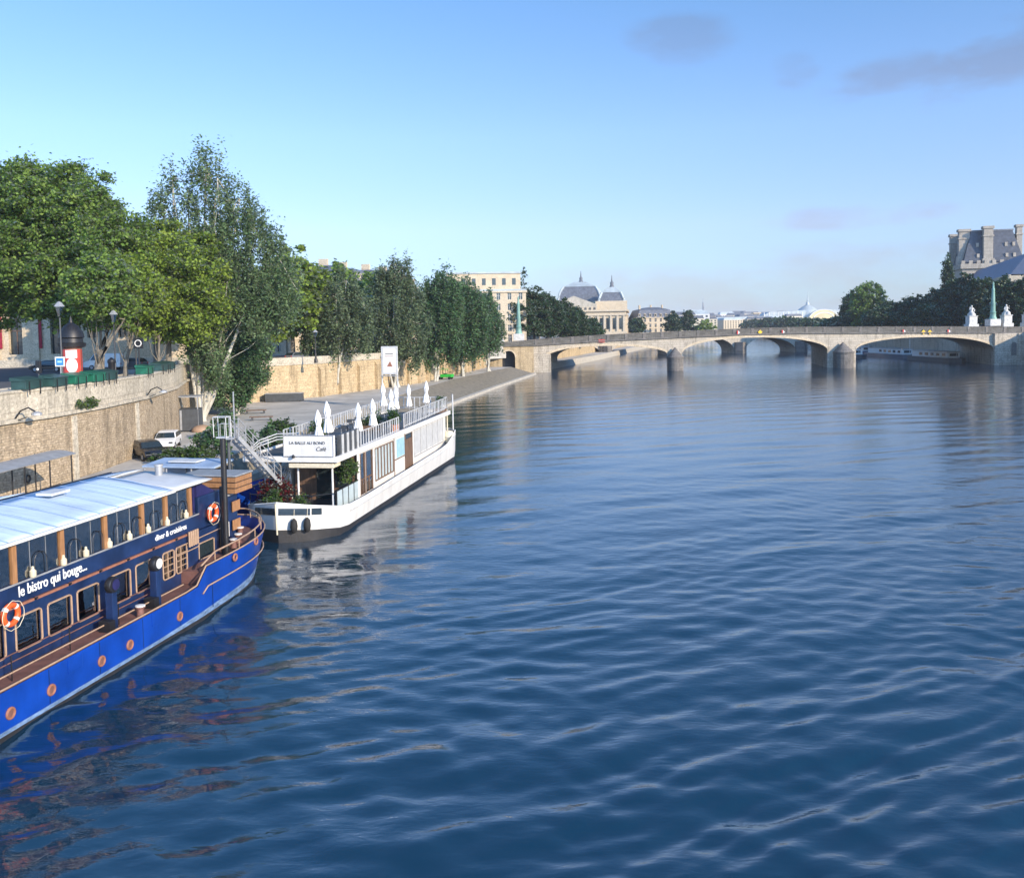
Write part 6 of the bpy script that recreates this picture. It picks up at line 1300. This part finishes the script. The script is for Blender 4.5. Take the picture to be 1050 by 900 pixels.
# curved canopy with posts at the left
P = onz(30, 470, 4.9); cp_ = T('walkway_canopy', 'curved grey canopy on thin black posts at the foot of the wall, left edge', 'canopy', (P.x, P.y, 2.0), R(-4))
vs = []; fs = []; n = 8
for i in range(n+1):
    u = i/n; x = -1.3+2.6*u; z = 2.75+.28*math.sin(math.pi*u*.9)
    vs += [(x, -9, z), (x, 2.6, z)]
fs = [(2*i, 2*i+1, 2*i+3, 2*i+2) for i in range(n)]; o = MB().add(vs, fs).build('roof', 'grey', cp_); s_ = o.modifiers.new('th', 'SOLIDIFY'); s_.thickness = .05
for y in (-7, -4.6, -2.2, .1, 2.3):
    for x in (-1.15, 1.15): MB().tube([(x, y, 0), (x, y, 2.85)], .04, 6).build('post', 'black', cp_)
fr = MB()
for k in range(30): y = -8.8+k*.32; fr.tube([(1.2, y, .05), (1.2, y, 1.25)], .014, 4)
for z in (.1, 1.25): fr.tube([(1.2, -9, z), (1.2, 1.0, z)], .025, 4)
fr.build('railing', 'black', cp_)
# long dark box by the ashlar wall, at the plaza's far side
P = onz(291, 412, 2.0); t = T('planter_box', 'long dark grey box on the plaza before the sunlit ashlar wall', 'container', P, R(6))
MB().box(-2.6, 2.6, 0, 1.6, .05, 1.15).build('body', 'darkgrey', t, bevel=.03); MB().box(-2.65, 2.65, -.05, 1.65, 1.15, 1.22).build('lid', 'grey', t, bevel=.02)
for x in (-2.2, 0, 2.2): MB().box(x-.08, x+.08, .1, 1.5, 0, .05).build('foot', 'black', t)
# billboard
P = ony(399, 355, 112); t = T('billboard', 'tall white-framed billboard on two posts rising behind the parasols', 'billboard', (P.x, P.y, 2.0), R(-6)); zt = P.z-2
for x in (-1.0, 1.0): MB().tube([(x, 0, 0), (x, 0, zt)], .09, 8).build('post', 'rail', t)
MB().box(-1.0, 1.0, -.08, .08, zt-3.6, zt).build('frame', 'rail', t, bevel=.02); pn = MB().box(-.82, .82, -.1, -.081, zt-3.4, zt-.25).build('poster', 'white', t)
MB().box(-.5, .5, -.105, -.101, zt-1.0, zt-.9).build('poster_line', 'textdark', pn); MB().box(-.55, .55, -.105, -.101, zt-1.3, zt-1.24).build('poster_line', 'copper', pn); MB().front([(-.35, zt-2.6), (.4, zt-2.6), (.1, zt-1.9)], -.105, -.101).build('poster_mark', 'copper', pn)
MB().box(-1.1, 1.1, -.5, -.3, zt-3.8, zt-3.7).build('lamp_bar', 'grey', t)
# green utility cart
P = onz(457, 389, 2.0); t = T('utility_cart', 'bright green and white small utility vehicle on the lower quay by the dark poplars', 'utility vehicle', P, R(75))
MB().box(-.7, .7, -1.5, .9, .45, 1.05).build('body', 'lime', t, bevel=.06); MB().box(-.65, .65, .9, 1.6, .4, .95).build('bonnet', 'white', t, bevel=.06)
for x in (-.6, .6):
    for y in (-.2, .85): MB().tube([(x, y, 1.0), (x, y, 1.95)], .04, 5).build('post', 'black', t)
    for y in (-1.0, 1.1): w_ = MB().lathe([(.3, -.1), (.3, .1)], n=14).build('wheel', 'rubber', t); w_.matrix_local = Matrix.Translation((x*1.1, y, .3)) @ Matrix.Rotation(R(90), 4, 'Y')
MB().box(-.7, .7, -.4, 1.0, 1.95, 2.03).build('roof', 'lime', t, bevel=.02); MB().box(-.5, .5, -.1, .3, 1.05, 1.2).build('seat', 'black', t)
# shrubs near the pontoon
for i, (px, py, r, h, lab, lm_) in enumerate(((176, 476, (1.6, .9), 1.0, 'low mixed bush beside the black car, behind the shelter roof', L_BUSH), (200, 476, (1.7, 1.2), 1.3, 'wide low bush right behind the shelter roof', L_BUSH), (218, 474, (1.5, 1.4), 3.0, 'tall dark bush left of the mast basket', L_POPD), (230, 452, (1.1, 1.1), 2.6, 'dark bush behind the top of the gangway', L_POPD), (272, 470, (1.6, 1.2), 2.6, 'dark leafy bush right of the gangway rails', L_POPD), (290, 458, (1.3, 1.0), 2.4, 'green bush between gangway and curved white rail', L_BUSH))):
    bush('quay_bush', lab, 'bush', onz(px, py, 2.0), r, h, 1800, .2, lm_, 230+i, group='bushes along the lower quay edge')
bush('wall_weeds', 'tuft of weeds growing out of the parapet ledge below the green boxes', 'plant', (-30.15, 62.0, 6.75), (.35, 1.3), .8, 700, .13, L_BUSH, 240)
# flat boulder-like covers at the foot of the poplars
for i, (px, py, m_, lab) in enumerate(((207, 441, 'tan', 'ochre covered mound at the foot of the tall silvery poplar'), (221, 442, 'fabric', 'white covered mound beside the ochre one'))):
    t = MB().sphere((0, 0, 0), 1.0, 14, 8, .55).build('covered_mound', m_, None, smooth=True, loc=onz(px, py, 2.15)); tag(t, lab, 'tarp')
# mooring dolphin steps, benches under the poplars: stone benches
for i, (px, py, lab) in enumerate(((262, 424, 'low stone bench on the plaza nearest the drooping poplar'), (268, 431, 'low stone bench on the plaza, nearer the camera one'))):
    t = T('stone_bench', lab, 'bench', onz(px, py, 2.0), R(10), 'low benches on the plaza'); MB().box(-1.3, 1.3, -.25, .25, .36, .46).build('seat', 'woodbrown', t, bevel=.02)
    for x in (-1, 1): MB().box(x-.1, x+.1, -.22, .22, 0, .36).build('leg', 'darkgrey', t)
# mooring rings, drain mouth, lamp arm on the wall
for i, (y, z, lab) in enumerate(((52.2, 5.1, 'iron mooring ring high on the rubble wall above the canopy'), (55.4, 2.9, 'iron mooring ring on the rubble wall below the canopy roof'))):
    x = np.interp(y, [w[1] for w in WALL[:9]], [w[0] for w in WALL[:9]])
    r_ = MB().torus((0, 0, 0), .24, .05, 'x', 18, 6).build('mooring_ring', 'black', None, loc=(x+.08, y, z)); tag(r_, lab, 'ring', 'iron mooring rings on the wall')
def wallx(y): return float(np.interp(y, [w[1] for w in WALL[:9]], [w[0] for w in WALL[:9]]))
for i, (y, lab) in enumerate(((54.6, 'rusty hooked lamp arm on the parapet at the left picture edge'), (73.5, 'rusty bracket lamp on the string course, right part of the near wall'))):
    t = T('wall_lamp', lab, 'lamp', (wallx(y)+.3, y, 6.9), 0, 'bracket lamps on the near wall'); MB().tube([(-.4, 0, -.3), (.1, 0, .4), (.6, 0, .6), (1.0, 0, .35)], .05, 6).build('arm', 'black', t); MB().lathe([(.1, .1), (.3, 0), (.32, -.12)], (1.1, 0, .25), 12).build('shade', 'grey', t); MB().tube([(-.4, 0, -.3), (.5, .0, .0)], .03, 5).build('stay', 'black', t)
# buttress / drain recess on near wall
for y in (48.0, 60.5, 71.0):
    t_ = MB().box(-.12, .1, -.3, .3, 2.0, 6.4).build('stone_chain', 'stone_cap', wt); t_.location = (wallx(y), y, 0)

# ================================================================== THINGS ON THE STREET
def wallpt(y, off): 
    P = offs(WALL[:9], off); return (float(np.interp(y, [p[1] for p in P], [p[0] for p in P])), y)
gb_ = 'dark green booksellers boxes on the parapet'
BX = [(56.3, 2.2, 'dark green booksellers box, leftmost on the parapet'), (59.0, 2.0, 'faded green booksellers box, second from the left on the parapet'), (61.6, 2.0, 'bright dark-green booksellers box below the poster column'), (64.0, 1.9, 'green booksellers box right of the one below the poster column'), (66.3, 1.9, 'grey-green booksellers box at the right end of the first run'), (74.8, 1.8, 'small bright green box alone in the middle of the parapet'), (81.0, 2.4, 'dark green booksellers box before the tree trunks'), (84.0, 2.2, 'dark green booksellers box at the far end of the near parapet')]
for y, l, lab in BX:
    x, _ = wallpt(y, .35); t = T('bookseller_box', lab, 'box', (x, y, 8.57), R(1 if y < 62 else 4 if y > 68 else -1), gb_)
    k_ = 'green' if 'bright' in lab or 'right of' in lab else 'greendk'
    MB().box(-.5, .45, -l/2+.06, l/2-.06, 0, .55).build('body', k_, t, bevel=.02)
    MB().add([(-.53, -l/2-.03, .552), (.48, -l/2-.03, .552), (.48, l/2+.03, .552), (-.53, l/2+.03, .552), (-.53, -l/2-.03, .78), (.48, -l/2-.03, .62), (.48, l/2+.03, .62), (-.53, l/2+.03, .78)], [(0, 3, 2, 1), (4, 5, 6, 7), (0, 1, 5, 4), (1, 2, 6, 5), (2, 3, 7, 6), (3, 0, 4, 7)]).build('lid', k_, t)
    for s in (-1, 1): MB().box(.452, .50, s*l*.3-.03, s*l*.3+.03, -.35, .5).build('strap', 'black', t)
# advertising column
P = ony(75, 386, 66.0); t = T('advertising_column', 'poster column with a blackish dome and a red and white poster, on the pavement', 'column', (P.x, P.y, 7.3))
MB().lathe([(.85, 0), (.85, .35), (.72, .4), (.68, .9)], n=24).build('base', 'greendk', t, smooth=True); MB().lathe([(.66, .9), (.66, 3.7)], n=24).build('drum', 'woodbrown', t, smooth=True)
vs = []; fs = []
for i in range(9): a = R(-132+i*15.5); vs += [(.675*math.cos(a), .675*math.sin(a), 1.0), (.675*math.cos(a), .675*math.sin(a), 3.6)]
fs = [(2*i, 2*i+2, 2*i+3, 2*i+1) for i in range(8)]; ps_ = MB().add(vs, fs).build('poster', 'redpaint', t)
rv = [(.678*math.cos(R(a)), .678*math.sin(R(a)), z) for a in (2, 12, 22, 32) for z in (1.0, 3.6)]; MB().add(rv, [(2*i, 2*i+2, 2*i+3, 2*i+1) for i in range(3)]).build('side_poster', 'redpaint', t)
fl_ = lambda a0, a1, z0, z1, m, nm: MB().add([(.685*math.cos(R(a0+(a1-a0)*i/4)), .685*math.sin(R(a0+(a1-a0)*i/4)), z) for i in range(5) for z in (z0, z1)], [(2*i, 2*i+2, 2*i+3, 2*i+1) for i in range(4)]).build(nm, m, ps_)
fl_(-105, -35, 2.95, 3.55, 'white', 'title_patch'); fl_(-88, -52, 1.2, 1.9, 'white', 'text_patch')
mb = MB(); vs = [(.69*math.cos(R(-68+38*.9*math.cos(2*math.pi*k/18))), .69*math.sin(R(-68+38*.9*math.cos(2*math.pi*k/18))), 2.4+.55*math.sin(2*math.pi*k/18)) for k in range(18)]; mb.add(vs+[(.72*math.cos(R(-68)), .72*math.sin(R(-68)), 2.4)], [(k, (k+1) % 18, 18) for k in range(18)]).build('round_motif', 'fabric', ps_)

MB().lathe([(.72, 3.7), (.95, 3.8), (1.0, 4.05), (.8, 4.1), (.78, 4.4), (.9, 4.5), (.8, 4.9), (.5, 5.35), (.15, 5.6), (.08, 5.9), (.02, 6.1)], n=24).build('dome', 'black', t, smooth=True)
# lanterns and masts
def street_lamp(px, y, top, lab, m='black', loc=None):
    P = ony(px, top, y); t = T('street_lamp', lab, 'street lamp', (P.x, P.y, 7.3), 0, 'old-style street lamps on the quay street'); h = P.z-7.3
    MB().lathe([(.28, 0), (.26, .5), (.14, .8), (.12, 1.4), (.07, 1.5), (.055, h-1.2), (.12, h-1.15)], n=12).build('post', m, t, smooth=True); MB().lathe([(.12, h-1.1), (.3, h-.4), (.3, h-.38)], n=6).build('lantern', 'clear', t); MB().lathe([(.42, h-.38), (.16, h-.08), (.05, h)], n=6).build('lantern_cap', 'grey', t)
street_lamp(60.5, 64, 309, 'grey-capped old street lamp beside the poster column', 'darkgrey'); street_lamp(116, 78, 318, 'slim black street lamp between the tree trunks'); street_lamp(138, 92, 330, 'black street lamp left of the pale-stemmed poplar'); street_lamp(323, 128, 338, 'street lamp on the parapet over the ashlar wall')
P = ony(40, 386, 62); t = T('traffic_light', 'black traffic signal on a striped post by the road at the left', 'traffic light', (P.x, P.y, 7.3)); MB().tube([(0, 0, 0), (0, 0, 2.2)], .06, 8).build('post', 'darkgrey', t); MB().box(-.16, .16, -.12, .12, 2.0, 2.9).build('signal_box', 'black', t, bevel=.02); MB().lathe([(.09, -.13), (.09, -.121)], n=12).build('lens', 'white', t).matrix_local = Matrix.Translation((0, -.005, 2.3)) @ Matrix.Rotation(R(-90), 4, 'X'); MB().tube([(0, 0, .1), (0, 0, .9)], .075, 8).build('white_sleeve', 'white', t)
P = ony(61.5, 371, 61.0); t = T('blue_sign', 'square blue and white information sign on a thin post before the poster column', 'sign', (P.x, P.y, 7.3)); MB().tube([(0, .06, 0), (0, .06, P.z-7.3+.3)], .04, 8).build('post', 'grey', t); MB().box(-.34, .34, -.03, .02, P.z-7.3-.33, P.z-7.3+.35).build('sign_plate', 'white', t, bevel=.01); MB().box(-.25, .25, -.045, -.031, P.z-7.3-.24, P.z-7.3+.26).build('blue_field', 'signblue', t); MB().box(-.16, .16, -.05, -.046, P.z-7.3-.06, P.z-7.3+.08).build('symbol', 'posterblue', t)
# dark kiosk post with circular white letter sign
P = ony(142, 352, 84.); t = T('round_sign', 'round dark sign with a white ring, on a black post among the trunks', 'sign', (P.x, P.y, 7.3)); hh = P.z-7.3; MB().tube([(0, 0, 0), (0, 0, hh+.6)], .07, 8).build('post', 'black', t); MB().box(-.45, .45, -.1, -.02, hh-.5, hh+.5).build('board', 'black', t); MB().torus((0, -.12, hh), .3, .05, 'y', 20, 6).build('ring', 'white', t)
P = ony(115, 388, 71); t = T('iron_pillar', 'stout black pillar on the pavement right of the poster column', 'pillar', (P.x, P.y, 7.3)); MB().lathe([(.34, 0), (.34, .3), (.27, .4), (.26, 2.3), (.32, 2.4), (.3, 2.6), (.05, 2.8)], n=14).build('shaft', 'black', t, smooth=True); MB().lathe([(.36, 0), (.36, .12)], n=14).build('plinth', 'darkgrey', t)
# second trunk group on the pavement, young bare trunks with their own light crowns
for i, (px, y, lab) in enumerate(((98, 80, 'leaning light-barked street tree right beside the poster column'), (128, 86, 'thin dark street tree under the sunlit plane crown'), (163, 93, 'straight dark-trunked street tree near the end of the parapet'))):
    P = ony(px, 378, y); bb_ = (P.x, P.y, 7.3)
    tree('street_tree', lab, 'tree', bb_, blobs_from(0, [(px+8-6*i, 262, 334, 30, 3.5)], y, bb_), 150, 190, .95, .24, L_PLANE2 if i else L_PLANE, 'bark', 300+i, trunk_r=.30-.04*i, limbs=14, group='street trees on the quay pavement', stems=[[(0, 0, 0), (.1*(2-i), 0, 1.6), (.5*(2-i)+.1, 0, 3.6), (1.3*(2-i)+.2, 0, 6.0)]])
# vehicles on the street
gv = 'vehicles on the quay street'
car(onz(50, 381, 7.31), R(96), 'carblack', 'dark car on the road left of the blue sign', group=gv)
car(onz(108, 379, 7.31), R(88), 'carwhite', 'white van on the street seen between the trunks', 'van', group=gv)
car(onz(134, 378, 7.31), R(80), 'cargrey', 'grey car on the street right of the white van', group=gv)
car(onz(166, 374, 7.31), R(70), 'carwhite', 'white car on the street under the sunlit plane tree', group=gv)
for i, (px, y, lab) in enumerate(((316, 135, 'dark blue car parked above the ashlar wall, left one'), (332, 141, 'dark car parked above the ashlar wall, right one'))):
    P = ony(px, 352, y); car((P.x-2, P.y+2, 7.31), R(-35), 'cargrey', lab, group=gv)
# moored barges under the right arch
for i, (x, y, L_, m_, lab) in enumerate(((127, 262, 26, 'darkgrey', 'dark houseboat moored beyond the right arch, nearer one'), (128, 296, 30, 'cargrey', 'grey houseboat moored beyond the right arch, middle one'), (131, 335, 28, 'navy', 'dark blue houseboat moored beyond the right arch, farthest one'), (114.5, 300, 24, 'darkgrey', 'low dark barge moored outside the houseboats beyond the right arch'))):
    t = T('houseboat', lab, 'boat', (x, y, 0), R(3), 'houseboats moored on the right bank')
    MB().prism([(-2.4, -L_/2+2), (0, -L_/2), (2.4, -L_/2+2), (2.4, L_/2), (-2.4, L_/2)], -.6, 1.3).build('hull', m_, t, bevel=.05); MB().box(-1.9, 1.9, -L_/2+4, L_/2-2, 1.3, 3.0).build('cabin', 'white', t, bevel=.05); MB().box(-2.1, 2.1, -L_/2+3.8, L_/2-1.8, 3.0, 3.15).build('roof', 'grey', t)
    for k in range(5): MB().box(-1.91-.02, -1.9, -L_/2+5+k*3.2, -L_/2+6.8+k*3.2, 1.8, 2.6).build('window', 'glass', t); MB().box(-1.2+k*.01, 1.2, -L_/2+3.97, -L_/2+3.99, 1.8, 2.6).build('window', 'glass', t) if k == 0 else None
    MB().tube([(0, -L_/2+2.5, 1.3), (0, -L_/2+2.5, 6)], .07, 6).build('mast', 'white', t)

# ================================================================== HAZE
hz = MB().box(-3200, 4600, -60, 5200, -3, 95).build('haze', 'white'); hz.data.materials.clear()
hm = bpy.data.materials.new('haze'); hm.use_nodes = True; hm.node_tree.nodes.clear(); pv_ = hm.node_tree.nodes.new('ShaderNodeVolumePrincipled'); ho = hm.node_tree.nodes.new('ShaderNodeOutputMaterial')
pv_.inputs['Color'].default_value = (.80, .88, 1, 1); pv_.inputs['Density'].default_value = HAZE; hm.node_tree.links.new(pv_.outputs[0], ho.inputs['Volume']); hz.data.materials.append(hm); hz['kind'] = 'stuff'
